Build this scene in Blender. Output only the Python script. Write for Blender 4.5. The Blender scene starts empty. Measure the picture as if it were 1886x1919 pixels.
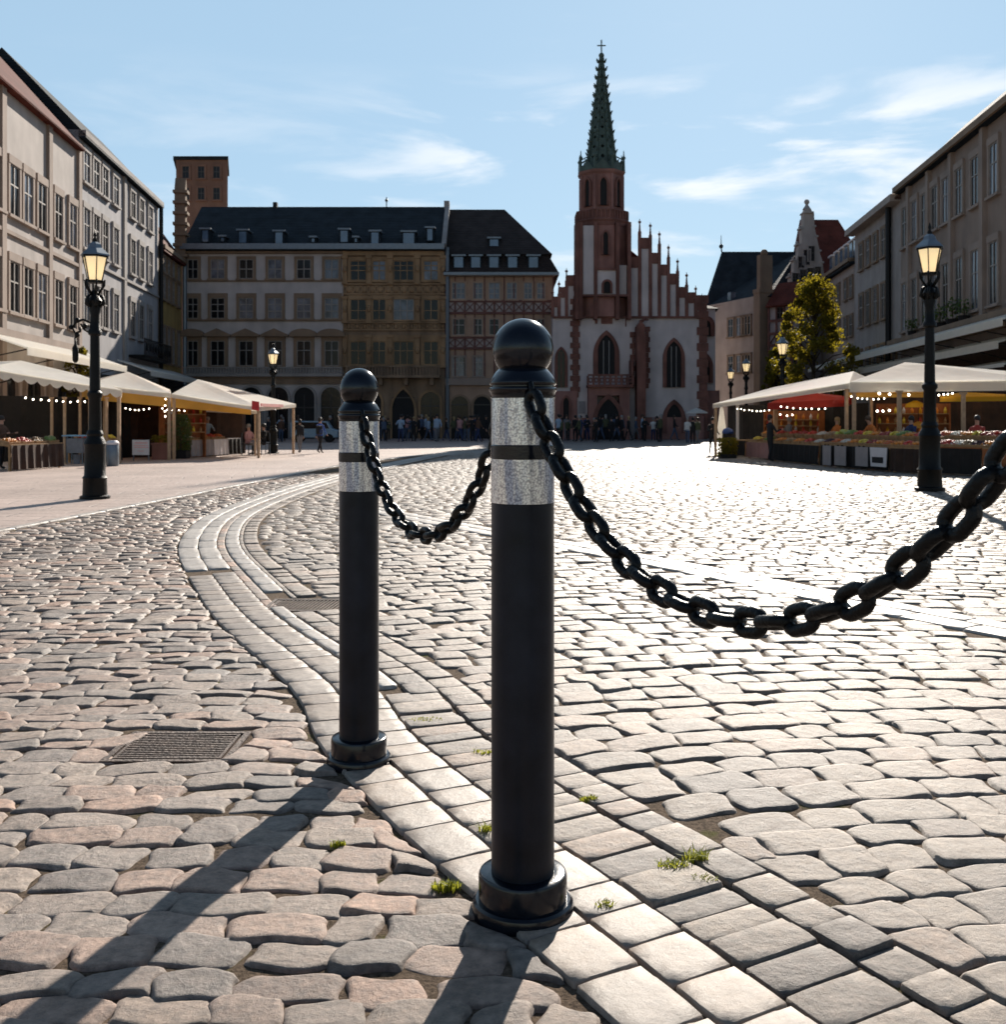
import bpy, bmesh, math, random
import numpy as np
from mathutils import Vector, Matrix
random.seed(7); RNG = np.random.default_rng(11)
C = bpy.context.scene.collection
R = math.radians
EYE = 1.4; F = 1900.0; CX = 943.0; HY = 785.0     # camera height, focal length and horizon of the photograph in its pixels
def G(px, py):                      # point of the ground seen at a pixel
    d = EYE * F / (py - HY); return ((px - CX) / F * d, d)
def Pt(px, py, d):                  # point at distance d seen at a pixel
    return Vector(((px - CX) / F * d, d, EYE + (HY - py) / F * d))
ORD = ['first','second','third','fourth','fifth','sixth','seventh','eighth','ninth','tenth','eleventh','twelfth','thirteenth','fourteenth',
       'fifteenth','sixteenth','seventeenth','eighteenth','nineteenth','twentieth','twenty-first','twenty-second','twenty-third','twenty-fourth','twenty-fifth']
# ------------------------------------------------------------------ materials
def nt(m):
    m.use_nodes = True; t = m.node_tree; return t, t.nodes, t.links
def mat(name, col, rough=0.7, metal=0.0, var=0.15, scale=6.0, bump=0.0, bscale=40.0, spec=0.5, emit=None, estr=0.0, coords='Object', trans=None, tfac=0.3, detail=5.0, island=0.0):
    m = bpy.data.materials.new(name); t, N, L = nt(m)
    b = N['Principled BSDF']; out = N['Material Output']
    tc = N.new('ShaderNodeTexCoord')
    no = N.new('ShaderNodeTexNoise'); no.inputs['Scale'].default_value = scale; no.inputs['Detail'].default_value = detail
    L.new(tc.outputs[coords], no.inputs['Vector'])
    rp = N.new('ShaderNodeValToRGB')
    c = np.array(col[:3])
    rp.color_ramp.elements[0].position = 0.3; rp.color_ramp.elements[1].position = 0.7
    rp.color_ramp.elements[0].color = (*np.clip(c * (1 - var), 0, 1), 1)
    rp.color_ramp.elements[1].color = (*np.clip(c * (1 + var), 0, 1), 1)
    L.new(no.outputs['Fac'], rp.inputs['Fac'])
    src = rp.outputs['Color']
    if island:
        ge = N.new('ShaderNodeNewGeometry'); hv = N.new('ShaderNodeHueSaturation')
        mr = N.new('ShaderNodeMapRange'); mr.inputs['To Min'].default_value = 1 - island; mr.inputs['To Max'].default_value = 1 + island
        L.new(ge.outputs['Random Per Island'], mr.inputs['Value']); L.new(mr.outputs['Result'], hv.inputs['Value'])
        L.new(src, hv.inputs['Color']); src = hv.outputs['Color']
    L.new(src, b.inputs['Base Color'])
    b.inputs['Roughness'].default_value = rough; b.inputs['Metallic'].default_value = metal
    b.inputs['Specular IOR Level'].default_value = spec
    if emit is not None:
        b.inputs['Emission Color'].default_value = (*emit, 1); b.inputs['Emission Strength'].default_value = estr
    if bump:
        n2 = N.new('ShaderNodeTexNoise'); n2.inputs['Scale'].default_value = bscale; n2.inputs['Detail'].default_value = 6
        L.new(tc.outputs[coords], n2.inputs['Vector'])
        bp = N.new('ShaderNodeBump'); bp.inputs['Strength'].default_value = bump; bp.inputs['Distance'].default_value = 0.02
        L.new(n2.outputs['Fac'], bp.inputs['Height']); L.new(bp.outputs['Normal'], b.inputs['Normal'])
    if trans is not None:
        tr = N.new('ShaderNodeBsdfTranslucent'); tr.inputs['Color'].default_value = (*trans, 1)
        mx = N.new('ShaderNodeMixShader'); mx.inputs['Fac'].default_value = tfac
        L.new(b.outputs['BSDF'], mx.inputs[1]); L.new(tr.outputs['BSDF'], mx.inputs[2]); L.new(mx.outputs['Shader'], out.inputs['Surface'])
    return m
def wallmat(name, col, var=0.12, stain=0.16, rough=0.85, bump=0.25):
    """plaster or stone with broad weathering and faint vertical streaks"""
    m = mat(name, col, rough, 0, var, 0.9, bump, 30, spec=0.25)
    t, N, L = nt(m); b = N['Principled BSDF']
    src = b.inputs['Base Color'].links[0].from_socket
    tc = N['Texture Coordinate']
    mp = N.new('ShaderNodeMapping'); mp.inputs['Scale'].default_value = (.7, .7, 0.16); L.new(tc.outputs['Object'], mp.inputs['Vector'])
    n = N.new('ShaderNodeTexNoise'); n.inputs['Scale'].default_value = 1.6; n.inputs['Detail'].default_value = 8; L.new(mp.outputs['Vector'], n.inputs['Vector'])
    rp = N.new('ShaderNodeValToRGB'); rp.color_ramp.elements[0].position = .35; rp.color_ramp.elements[1].position = .62
    rp.color_ramp.elements[0].color = (1 - stain,) * 3 + (1,); rp.color_ramp.elements[1].color = (1, 1, 1, 1)
    L.new(n.outputs['Fac'], rp.inputs['Fac'])
    mx = N.new('ShaderNodeMix'); mx.data_type = 'RGBA'; mx.blend_type = 'MULTIPLY'; mx.inputs[0].default_value = 1
    L.new(src, mx.inputs[6]); L.new(rp.outputs['Color'], mx.inputs[7]); L.new(mx.outputs[2], b.inputs['Base Color'])
    return m
def rooftile(name, col, var=0.3, sc=1.0):
    m = mat(name, col, 0.85, 0, var, 1.2, 0, spec=0.12)
    t, N, L = nt(m); b = N['Principled BSDF']; tc = N['Texture Coordinate']
    mp = N.new('ShaderNodeMapping'); mp.inputs['Scale'].default_value = (sc, sc, sc); L.new(tc.outputs['Object'], mp.inputs['Vector'])
    w = N.new('ShaderNodeTexWave'); w.bands_direction = 'Z'; w.inputs['Scale'].default_value = 2.0; w.inputs['Distortion'].default_value = 1.5; w.inputs['Detail'].default_value = 3
    L.new(mp.outputs['Vector'], w.inputs['Vector'])
    bp = N.new('ShaderNodeBump'); bp.inputs['Strength'].default_value = .5; bp.inputs['Distance'].default_value = .05
    L.new(w.outputs['Fac'], bp.inputs['Height']); L.new(bp.outputs['Normal'], b.inputs['Normal'])
    return m
M = {}
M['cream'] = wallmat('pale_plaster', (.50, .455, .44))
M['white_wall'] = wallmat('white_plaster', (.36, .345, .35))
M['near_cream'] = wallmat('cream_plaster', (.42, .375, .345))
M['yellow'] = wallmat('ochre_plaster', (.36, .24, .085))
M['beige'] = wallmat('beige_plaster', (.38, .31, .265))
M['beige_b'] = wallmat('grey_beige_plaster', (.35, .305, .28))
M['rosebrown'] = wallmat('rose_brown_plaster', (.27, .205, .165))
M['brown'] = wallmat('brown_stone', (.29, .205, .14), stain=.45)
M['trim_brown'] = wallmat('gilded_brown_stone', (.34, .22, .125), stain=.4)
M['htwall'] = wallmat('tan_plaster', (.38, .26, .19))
M['timber'] = mat('dark_red_timber', (.12, .045, .035), .7, 0, .3, 4)
M['infill'] = wallmat('white_infill', (.36, .31, .30))
M['trim'] = wallmat('sandstone_trim', (.25, .175, .12))
M['trim_grey'] = wallmat('grey_trim', (.33, .30, .28))
M['trim_pink'] = wallmat('pink_trim', (.31, .245, .205))
M['red'] = wallmat('red_sandstone', (.23, .105, .082), var=.25, stain=.4, bump=.5)
M['red_b'] = wallmat('pale_red_sandstone', (.36, .18, .15), var=.22, stain=.35, bump=.5)
M['church'] = wallmat('church_plaster', (.62, .545, .53))
M['slate'] = rooftile('dark_slate', (.020, .027, .033))
M['slate_b'] = rooftile('brown_slate', (.038, .030, .028))
M['redtile'] = rooftile('dark_red_tile', (.10, .028, .020))
M['spire'] = mat('green_copper', (.055, .085, .07), .6, 0, .35, 2, .3, 20)
M['lead'] = mat('grey_metal', (.16, .19, .22), .45, .6, .1)
M['tower'] = wallmat('brick_brown', (.20, .115, .085))
M['glass'] = mat('window_glass', (.010, .011, .013), .15, 0, .5, .8, .05, 3, spec=.22)
M['glass_l'] = mat('curtained_glass', (.11, .12, .145), .12, 0, .7, 1.3, .04, 3, spec=.35)
M['glass_sky'] = mat('sky_painted_glass', (.07, .12, .19), .12, 0, .3, 1, .03, 3, spec=.8)  # blue sky reflection put into the pane's base colour
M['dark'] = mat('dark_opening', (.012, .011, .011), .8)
M['frame_w'] = mat('pale_frame', (.26, .235, .215), .6)
M['frame_d'] = mat('dark_frame', (.05, .045, .04), .6)
M['iron'] = mat('black_iron', (.004, .004, .005), .5, .0, .3, 20, .2, 60, spec=.25)
M['iron_g'] = mat('weathered_black_iron', (.0035, .004, .004), .5, .0, .4, 9, .4, 35, spec=.22)
M['lampglass'] = mat('cream_lamp_glass', (.85, .74, .5), .3, 0, .08, 12, emit=(1, .80, .50), estr=.6, trans=(.95, .82, .55), tfac=.5)
M['bulb'] = mat('lit_bulb', (1, .95, .85), .3, emit=(1, .86, .66), estr=9.0)
M['canvas'] = mat('white_canvas', (.87, .86, .83), .8, 0, .07, 3, .15, 8, trans=(.96, .92, .84), tfac=.66)
M['canvas_o'] = mat('ochre_canvas', (.62, .36, .07), .8, 0, .12, 2, trans=(.9, .5, .06), tfac=.35)
M['canvas_r'] = mat('red_canvas', (.42, .03, .015), .8, 0, .15, 2, trans=(.8, .05, .02), tfac=.3)
M['canvas_y'] = mat('yellow_canvas', (.75, .45, .02), .7, 0, .1, 2, trans=(.95, .55, .03), tfac=.5)
M['red_print'] = mat('red_print', (.55, .03, .03), .7)
M['pink_print'] = mat('pale_red_print', (.70, .33, .30), .7)
M['post'] = mat('pale_wood_post', (.42, .27, .16), .6, 0, .2, 8)
M['darkcloth'] = mat('black_cloth', (.012, .009, .008), .9, 0, .3, 5)
M['browncloth'] = mat('dark_brown_boards', (.035, .015, .008), .85, 0, .4, 3)
M['wood'] = mat('crate_wood', (.34, .20, .095), .7, 0, .25, 9, .3, 30)
M['orange_b'] = mat('orange_brown_boards', (.28, .085, .02), .7, 0, .3, 5)
M['placard'] = mat('grey_board', (.27, .24, .24), .6, 0, .1, 5)
M['white_p'] = mat('white_board', (.62, .58, .58), .6, 0, .06, 5)
M['grey_plastic'] = mat('grey_plastic', (.17, .17, .185), .5)
M['leaf'] = mat('yellow_green_leaf', (.10, .085, .010), .6, 0, .55, 1.0, spec=.15, trans=(.34, .27, .02), tfac=.42, island=.35)
M['leaf_d'] = mat('dark_green_leaf', (.025, .045, .010), .55, 0, .4, 2, trans=(.18, .26, .02), tfac=.35, island=.35)
M['grass'] = mat('weed_blade', (.10, .13, .015), .6, 0, .3, 30, trans=(.5, .5, .05), tfac=.45, island=.3)
M['bark'] = mat('bark', (.05, .035, .025), .9, 0, .3, 6, .6, 20)
# bollards
M['shaft'] = mat('charcoal_powder_coat', (.010, .0125, .020), .36, 0, .5, 7, .05, 160, spec=.25, detail=9)
M['gloss'] = mat('glossy_black_cap', (.004, .006, .011), .17, 0, .4, 9, .03, 120, spec=.42)
M['chain'] = mat('black_chain', (.002, .0025, .003), .33, .0, .3, 30, .25, 120, spec=.24)
def sleeve():
    m = bpy.data.materials.new('reflective_film'); t, N, L = nt(m); b = N['Principled BSDF']
    tc = N.new('ShaderNodeTexCoord')
    v = N.new('ShaderNodeTexVoronoi'); v.inputs['Scale'].default_value = 170; L.new(tc.outputs['Object'], v.inputs['Vector'])
    mp = N.new('ShaderNodeMapping'); mp.inputs['Scale'].default_value = (26, 26, 2.2); mp.inputs['Rotation'].default_value = (.0, .16, 0); L.new(tc.outputs['Object'], mp.inputs['Vector'])
    n = N.new('ShaderNodeTexNoise'); n.inputs['Scale'].default_value = 1; n.inputs['Detail'].default_value = 3; L.new(mp.outputs['Vector'], n.inputs['Vector'])
    rp = N.new('ShaderNodeValToRGB'); e = rp.color_ramp.elements; e[0].color = (.42, .45, .54, 1); e[1].color = (1.0, .96, .88, 1); e[0].position = .42; e[1].position = .60  # cream and blue-grey streaks paint reflections into the film's colour
    k = e.new(.5); k.color = (.82, .80, .77, 1); L.new(n.outputs['Fac'], rp.inputs['Fac'])
    r2 = N.new('ShaderNodeValToRGB'); r2.color_ramp.elements[0].color = (1.1, 1.1, 1.1, 1); r2.color_ramp.elements[1].color = (.50, .50, .54, 1); r2.color_ramp.elements[0].position = .3; r2.color_ramp.elements[1].position = .75; L.new(v.outputs['Distance'], r2.inputs['Fac'])
    mx = N.new('ShaderNodeMix'); mx.data_type = 'RGBA'; mx.blend_type = 'MULTIPLY'; mx.inputs[0].default_value = 1; L.new(rp.outputs['Color'], mx.inputs[6]); L.new(r2.outputs['Color'], mx.inputs[7]); L.new(mx.outputs[2], b.inputs['Base Color'])
    b.inputs['Metallic'].default_value = .5; b.inputs['Roughness'].default_value = .25
    bp = N.new('ShaderNodeBump'); bp.inputs['Strength'].default_value = .35; bp.inputs['Distance'].default_value = .0008
    L.new(v.outputs['Distance'], bp.inputs['Height'])
    bp2 = N.new('ShaderNodeBump'); bp2.inputs['Strength'].default_value = .5; bp2.inputs['Distance'].default_value = .006
    L.new(n.outputs['Fac'], bp2.inputs['Height']); L.new(bp.outputs['Normal'], bp2.inputs['Normal']); L.new(bp2.outputs['Normal'], b.inputs['Normal'])
    return m
M['sleeve'] = sleeve()
def stonemat(name, cols, rough=.5, lo=.32, hi=.62, moss=0, bstr=.85, dark=.50, lump=.42):
    m = bpy.data.materials.new(name); t, N, L = nt(m); b = N['Principled BSDF']
    tc = N.new('ShaderNodeTexCoord'); ge = N.new('ShaderNodeNewGeometry')
    rp = N.new('ShaderNodeValToRGB'); e = rp.color_ramp.elements
    for i in range(len(cols) - 2): e.new(.5)
    for i, c in enumerate(cols): e[i].position = i / (len(cols) - 1); e[i].color = (*c, 1)
    L.new(ge.outputs['Random Per Island'], rp.inputs['Fac'])
    n = N.new('ShaderNodeTexNoise'); n.inputs['Scale'].default_value = 26; n.inputs['Detail'].default_value = 8; n.inputs['Roughness'].default_value = .62; L.new(tc.outputs['Object'], n.inputs['Vector'])
    r2 = N.new('ShaderNodeValToRGB'); r2.color_ramp.elements[0].position = .30; r2.color_ramp.elements[1].position = .66
    r2.color_ramp.elements[0].color = (dark, dark * .98, dark * .96, 1); r2.color_ramp.elements[1].color = (1.18, 1.15, 1.12, 1)
    L.new(n.outputs['Fac'], r2.inputs['Fac'])
    mx = N.new('ShaderNodeMix'); mx.data_type = 'RGBA'; mx.blend_type = 'MULTIPLY'; mx.inputs[0].default_value = 1
    L.new(rp.outputs['Color'], mx.inputs[6])
    n5 = N.new('ShaderNodeTexNoise'); n5.inputs['Scale'].default_value = 7; n5.inputs['Detail'].default_value = 12; n5.inputs['Roughness'].default_value = .8; L.new(tc.outputs['Object'], n5.inputs['Vector'])
    r5 = N.new('ShaderNodeValToRGB'); r5.color_ramp.elements[0].position = .36; r5.color_ramp.elements[1].position = .52; r5.color_ramp.elements[0].color = (.60, .57, .54, 1); r5.color_ramp.elements[1].color = (1, 1, 1, 1); L.new(n5.outputs['Fac'], r5.inputs['Fac'])
    m5 = N.new('ShaderNodeMix'); m5.data_type = 'RGBA'; m5.blend_type = 'MULTIPLY'; m5.inputs[0].default_value = 1; L.new(r2.outputs['Color'], m5.inputs[6]); L.new(r5.outputs['Color'], m5.inputs[7]); L.new(m5.outputs[2], mx.inputs[7])
    # broad drifts of dirt across the whole surface
    n3 = N.new('ShaderNodeTexNoise'); n3.inputs['Scale'].default_value = .9; n3.inputs['Detail'].default_value = 5; L.new(tc.outputs['Object'], n3.inputs['Vector'])
    r3 = N.new('ShaderNodeValToRGB'); r3.color_ramp.elements[0].position = .3; r3.color_ramp.elements[1].position = .65
    r3.color_ramp.elements[0].color = (.70, .67, .64, 1); r3.color_ramp.elements[1].color = (1.08, 1.06, 1.03, 1); L.new(n3.outputs['Fac'], r3.inputs['Fac'])
    m2 = N.new('ShaderNodeMix'); m2.data_type = 'RGBA'; m2.blend_type = 'MULTIPLY'; m2.inputs[0].default_value = 1
    L.new(mx.outputs[2], m2.inputs[6]); L.new(r3.outputs['Color'], m2.inputs[7]); L.new(m2.outputs[2], b.inputs['Base Color'])
    mr = N.new('ShaderNodeMapRange'); mr.inputs['To Min'].default_value = lo; mr.inputs['To Max'].default_value = hi
    L.new(n.outputs['Fac'], mr.inputs['Value']); L.new(mr.outputs['Result'], b.inputs['Roughness'])
    n2 = N.new('ShaderNodeTexNoise'); n2.inputs['Scale'].default_value = 48; n2.inputs['Detail'].default_value = 10; n2.inputs['Roughness'].default_value = .78; L.new(tc.outputs['Object'], n2.inputs['Vector'])
    bp = N.new('ShaderNodeBump'); bp.inputs['Strength'].default_value = bstr; bp.inputs['Distance'].default_value = .009
    L.new(n2.outputs['Fac'], bp.inputs['Height'])
    n4 = N.new('ShaderNodeTexNoise'); n4.inputs['Scale'].default_value = 14; n4.inputs['Detail'].default_value = 4; L.new(tc.outputs['Object'], n4.inputs['Vector'])
    bq = N.new('ShaderNodeBump'); bq.inputs['Strength'].default_value = lump; bq.inputs['Distance'].default_value = .02
    L.new(n4.outputs['Fac'], bq.inputs['Height']); L.new(bp.outputs['Normal'], bq.inputs['Normal']); L.new(bq.outputs['Normal'], b.inputs['Normal'])
    b.inputs['Specular IOR Level'].default_value = .5
    return m
M['sett_l'] = stonemat('grey_pink_setts', [(0.236, 0.197, 0.171), (0.347, 0.275, 0.226), (0.279, 0.24, 0.215), (0.372, 0.252, 0.193), (0.192, 0.172, 0.16), (0.36, 0.292, 0.242), (0.267, 0.222, 0.193), (0.446, 0.292, 0.22), (0.31, 0.26, 0.226), (0.248, 0.216, 0.196)], lo=.42, hi=.75)
M['sett_r'] = stonemat('pale_setts', [(0.212, 0.184, 0.162), (0.312, 0.263, 0.221), (0.262, 0.225, 0.195), (0.335, 0.252, 0.2), (0.184, 0.163, 0.149), (0.312, 0.263, 0.221), (0.346, 0.294, 0.251), (0.229, 0.198, 0.173)], lo=.42, hi=.78)
M['slab'] = stonemat('pale_kerb_stone', [(0.284, 0.248, 0.217), (0.318, 0.281, 0.25), (0.249, 0.22, 0.197), (0.31, 0.256, 0.213), (0.344, 0.307, 0.275)], lo=.4, hi=.65, dark=.72, bstr=.4, lump=.12)
M['kerb_w'] = stonemat('white_kerb_stone', [(0.386, 0.365, 0.344), (0.437, 0.415, 0.389), (0.361, 0.34, 0.32)], lo=.4, hi=.6, dark=.8, bstr=.35, lump=.08)
def sandmat():
    m = bpy.data.materials.new('sandy_joint'); t, N, L = nt(m); b = N['Principled BSDF']
    tc = N.new('ShaderNodeTexCoord'); n = N.new('ShaderNodeTexNoise'); n.inputs['Scale'].default_value = 55; n.inputs['Detail'].default_value = 9; n.inputs['Roughness'].default_value = .75
    L.new(tc.outputs['Object'], n.inputs['Vector'])
    rp = N.new('ShaderNodeValToRGB'); rp.color_ramp.elements[0].position = .35; rp.color_ramp.elements[1].position = .7
    rp.color_ramp.elements[0].color = (.045, .032, .022, 1); rp.color_ramp.elements[1].color = (.26, .19, .135, 1); L.new(n.outputs['Fac'], rp.inputs['Fac'])
    n2 = N.new('ShaderNodeTexNoise'); n2.inputs['Scale'].default_value = 5; n2.inputs['Detail'].default_value = 7; L.new(tc.outputs['Object'], n2.inputs['Vector'])
    r2 = N.new('ShaderNodeValToRGB'); r2.color_ramp.elements[0].position = .60; r2.color_ramp.elements[1].position = .72; L.new(n2.outputs['Fac'], r2.inputs['Fac'])
    mx = N.new('ShaderNodeMix'); mx.data_type = 'RGBA'; mx.inputs[7].default_value = (.10, .105, .02, 1)
    L.new(r2.outputs['Color'], mx.inputs[0]); L.new(rp.outputs['Color'], mx.inputs[6]); L.new(mx.outputs[2], b.inputs['Base Color'])
    b.inputs['Roughness'].default_value = .95; b.inputs['Specular IOR Level'].default_value = .1
    bp = N.new('ShaderNodeBump'); bp.inputs['Strength'].default_value = 1; bp.inputs['Distance'].default_value = .02; L.new(n.outputs['Fac'], bp.inputs['Height']); L.new(bp.outputs['Normal'], b.inputs['Normal'])
    return m
M['sand'] = sandmat()
def pavemat(name, cols, bw, bh, rough=.5, bstr=.6, mortar=.03, mcol=.5, rot=0.0):
    m = bpy.data.materials.new(name); t, N, L = nt(m); b = N['Principled BSDF']
    tc = N.new('ShaderNodeTexCoord'); mp = N.new('ShaderNodeMapping'); mp.inputs['Rotation'].default_value = (0, 0, rot)
    nz = N.new('ShaderNodeTexNoise'); nz.inputs['Scale'].default_value = .35; L.new(tc.outputs['Object'], nz.inputs['Vector'])
    ad = N.new('ShaderNodeVectorMath'); ad.operation = 'ADD'; L.new(tc.outputs['Object'], ad.inputs[0]); L.new(nz.outputs['Color'], ad.inputs[1])
    L.new(ad.outputs[0], mp.inputs['Vector'])
    br = N.new('ShaderNodeTexBrick'); br.inputs['Scale'].default_value = 1; br.inputs['Brick Width'].default_value = bw; br.inputs['Row Height'].default_value = bh
    br.inputs['Mortar Size'].default_value = mortar; br.inputs['Mortar Smooth'].default_value = .6
    br.inputs['Color1'].default_value = (*cols[0], 1); br.inputs['Color2'].default_value = (*cols[1], 1); br.inputs['Mortar'].default_value = (*(np.array(cols[0]) * mcol), 1)
    L.new(mp.outputs['Vector'], br.inputs['Vector'])
    n3 = N.new('ShaderNodeTexNoise'); n3.inputs['Scale'].default_value = .5; n3.inputs['Detail'].default_value = 6; L.new(tc.outputs['Object'], n3.inputs['Vector'])
    r3 = N.new('ShaderNodeValToRGB'); r3.color_ramp.elements[0].position = .3; r3.color_ramp.elements[1].position = .7
    r3.color_ramp.elements[0].color = (.76, .74, .72, 1); r3.color_ramp.elements[1].color = (1.08, 1.06, 1.04, 1); L.new(n3.outputs['Fac'], r3.inputs['Fac'])
    m2 = N.new('ShaderNodeMix'); m2.data_type = 'RGBA'; m2.blend_type = 'MULTIPLY'; m2.inputs[0].default_value = 1
    L.new(br.outputs['Color'], m2.inputs[6]); L.new(r3.outputs['Color'], m2.inputs[7]); L.new(m2.outputs[2], b.inputs['Base Color'])
    b.inputs['Roughness'].default_value = rough
    n = N.new('ShaderNodeTexNoise'); n.inputs['Scale'].default_value = 9; n.inputs['Detail'].default_value = 5; L.new(tc.outputs['Object'], n.inputs['Vector'])
    s = N.new('ShaderNodeMath'); s.operation = 'SUBTRACT'; L.new(n.outputs['Fac'], s.inputs[0]); L.new(br.outputs['Fac'], s.inputs[1])
    bp = N.new('ShaderNodeBump'); bp.inputs['Strength'].default_value = bstr; bp.inputs['Distance'].default_value = .03
    L.new(s.outputs[0], bp.inputs['Height']); L.new(bp.outputs['Normal'], b.inputs['Normal'])
    return m
M['far_setts'] = pavemat('far_setts', [(.25, .225, .205), (.33, .295, .27)], .25, .18, rough=.55, bstr=.8)
M['plaza'] = pavemat('pink_plaza_slabs', [(.40, .315, .275), (.44, .35, .305)], 1.1, .55, rough=.62, bstr=.5, mortar=.022, mcol=.55)
# ------------------------------------------------------------------ mesh building
class MB:
    def __init__(s): s.v = []; s.f = []; s.m = []; s.cur = 0; s.smooth = []; s.sm = False
    def add(s, vs, fs):
        o = len(s.v); s.v += [tuple(v) for v in vs]; s.f += [tuple(o + i for i in f) for f in fs]
        s.m += [s.cur] * len(fs); s.smooth += [s.sm] * len(fs); return s
    def box(s, x0, x1, y0, y1, z0, z1):
        vs = [(x, y, z) for z in (z0, z1) for (x, y) in ((x0, y0), (x1, y0), (x1, y1), (x0, y1))]
        return s.add(vs, [(3, 2, 1, 0), (4, 5, 6, 7), (0, 1, 5, 4), (1, 2, 6, 5), (2, 3, 7, 6), (3, 0, 4, 7)])
    def obox(s, c, half, mtx):
        vs = [Vector(c) + mtx @ Vector((a * half[0], b * half[1], d * half[2])) for d in (-1, 1) for (a, b) in ((-1, -1), (1, -1), (1, 1), (-1, 1))]
        return s.add(vs, [(3, 2, 1, 0), (4, 5, 6, 7), (0, 1, 5, 4), (1, 2, 6, 5), (2, 3, 7, 6), (3, 0, 4, 7)])
    def bar(s, a, b, w, d=None):            # square bar from a to b
        a = Vector(a); b = Vector(b); t = b - a; q = t.to_track_quat('Z', 'Y').to_matrix()
        return s.obox((a + b) / 2, (w / 2, (d or w) / 2, t.length / 2), q)
    def prism(s, poly, y0, y1):             # polygon in xz, extruded along y
        n = len(poly); vs = [(p[0], y0, p[1]) for p in poly] + [(p[0], y1, p[1]) for p in poly]
        return s.add(vs, [tuple(range(n)), tuple(range(2 * n - 1, n - 1, -1))] + [(i, i + n, (i + 1) % n + n, (i + 1) % n) for i in range(n)])
    def vprism(s, poly, z0, z1):            # polygon in xy, extruded upwards
        n = len(poly); vs = [(p[0], p[1], z0) for p in poly] + [(p[0], p[1], z1) for p in poly]
        return s.add(vs, [tuple(range(n - 1, -1, -1)), tuple(range(n, 2 * n))] + [(i, (i + 1) % n, (i + 1) % n + n, i + n) for i in range(n)])
    def ring(s, outer, inner, y0, y1):      # frame between two polygons with equal counts
        n = len(outer); vs = [(p[0], y0, p[1]) for p in outer] + [(p[0], y0, p[1]) for p in inner] + [(p[0], y1, p[1]) for p in outer] + [(p[0], y1, p[1]) for p in inner]
        fs = []
        for i in range(n):
            j = (i + 1) % n
            fs += [(i, j, n + j, n + i), (2 * n + i, 3 * n + i, 3 * n + j, 2 * n + j), (i, 2 * n + i, 2 * n + j, j), (n + i, n + j, 3 * n + j, 3 * n + i)]
        return s.add(vs, fs)
    def lathe(s, prof, seg=24, c=(0, 0), rot=0, tilt=None):
        vs = []; n = len(prof)
        for r, z in prof:
            for k in range(seg):
                a = 2 * math.pi * k / seg + rot; vs.append((c[0] + r * math.cos(a), c[1] + r * math.sin(a), z))
        fs = [(i * seg + k, i * seg + (k + 1) % seg, (i + 1) * seg + (k + 1) % seg, (i + 1) * seg + k) for i in range(n - 1) for k in range(seg)]
        fs += [tuple(range(seg - 1, -1, -1)), tuple(range((n - 1) * seg, n * seg))]
        return s.add(vs, fs)
    def tube(s, pts, r, seg=8, closed=False):
        pts = [Vector(p) for p in pts]; n = len(pts); rr = r if isinstance(r, (list, tuple)) else [r] * n
        vs = []; up = None
        for i, p in enumerate(pts):
            t = (pts[(i + 1) % n] - pts[i - 1]) if closed else (pts[min(i + 1, n - 1)] - pts[max(i - 1, 0)])
            t.normalize()
            if up is None: up = t.orthogonal().normalized()
            up = (up - t * up.dot(t)).normalized(); w = t.cross(up)
            for k in range(seg):
                a = 2 * math.pi * k / seg; vs.append(p + (up * math.cos(a) + w * math.sin(a)) * rr[i])
        m = n if closed else n - 1
        fs = [(i * seg + k, i * seg + (k + 1) % seg, ((i + 1) % n) * seg + (k + 1) % seg, ((i + 1) % n) * seg + k) for i in range(m) for k in range(seg)]
        if not closed: fs += [tuple(range(seg - 1, -1, -1)), tuple(range((n - 1) * seg, n * seg))]
        return s.add(vs, fs)
    def ball(s, c, r, seg=10, rings=6, sq=(1, 1, 1)):
        vs = [(c[0], c[1], c[2] - r * sq[2])]
        for i in range(1, rings):
            th = math.pi * i / rings
            for k in range(seg):
                a = 2 * math.pi * k / seg; vs.append((c[0] + r * sq[0] * math.sin(th) * math.cos(a), c[1] + r * sq[1] * math.sin(th) * math.sin(a), c[2] - r * sq[2] * math.cos(th)))
        vs.append((c[0], c[1], c[2] + r * sq[2])); e = len(vs) - 1
        fs = [(0, 1 + (k + 1) % seg, 1 + k) for k in range(seg)]
        fs += [(1 + i * seg + k, 1 + i * seg + (k + 1) % seg, 1 + (i + 1) * seg + (k + 1) % seg, 1 + (i + 1) * seg + k) for i in range(rings - 2) for k in range(seg)]
        fs += [(e, 1 + (rings - 2) * seg + k, 1 + (rings - 2) * seg + (k + 1) % seg) for k in range(seg)]
        return s.add(vs, fs)
    def build(s, name, mats, parent=None, smooth=None, bevel=0, loc=None, angle=None):
        me = bpy.data.meshes.new(name); me.from_pydata(s.v, [], s.f)
        for m in (mats if isinstance(mats, (list, tuple)) else [mats]): me.materials.append(m)
        me.polygons.foreach_set('material_index', s.m)
        me.polygons.foreach_set('use_smooth', [True] * len(s.f) if smooth else s.smooth)
        me.update(); bm = bmesh.new(); bm.from_mesh(me); bmesh.ops.recalc_face_normals(bm, faces=bm.faces); bm.to_mesh(me); bm.free()
        if angle is not None and hasattr(me, 'set_sharp_from_angle'): me.set_sharp_from_angle(angle=R(angle))
        o = bpy.data.objects.new(name, me); C.objects.link(o)
        if parent is not None: o.parent = parent
        if loc is not None: o.location = loc
        if bevel:
            b = o.modifiers.new('bevel', 'BEVEL'); b.width = bevel; b.segments = 2; b.limit_method = 'ANGLE'; b.angle_limit = R(40)
        return o
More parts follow.
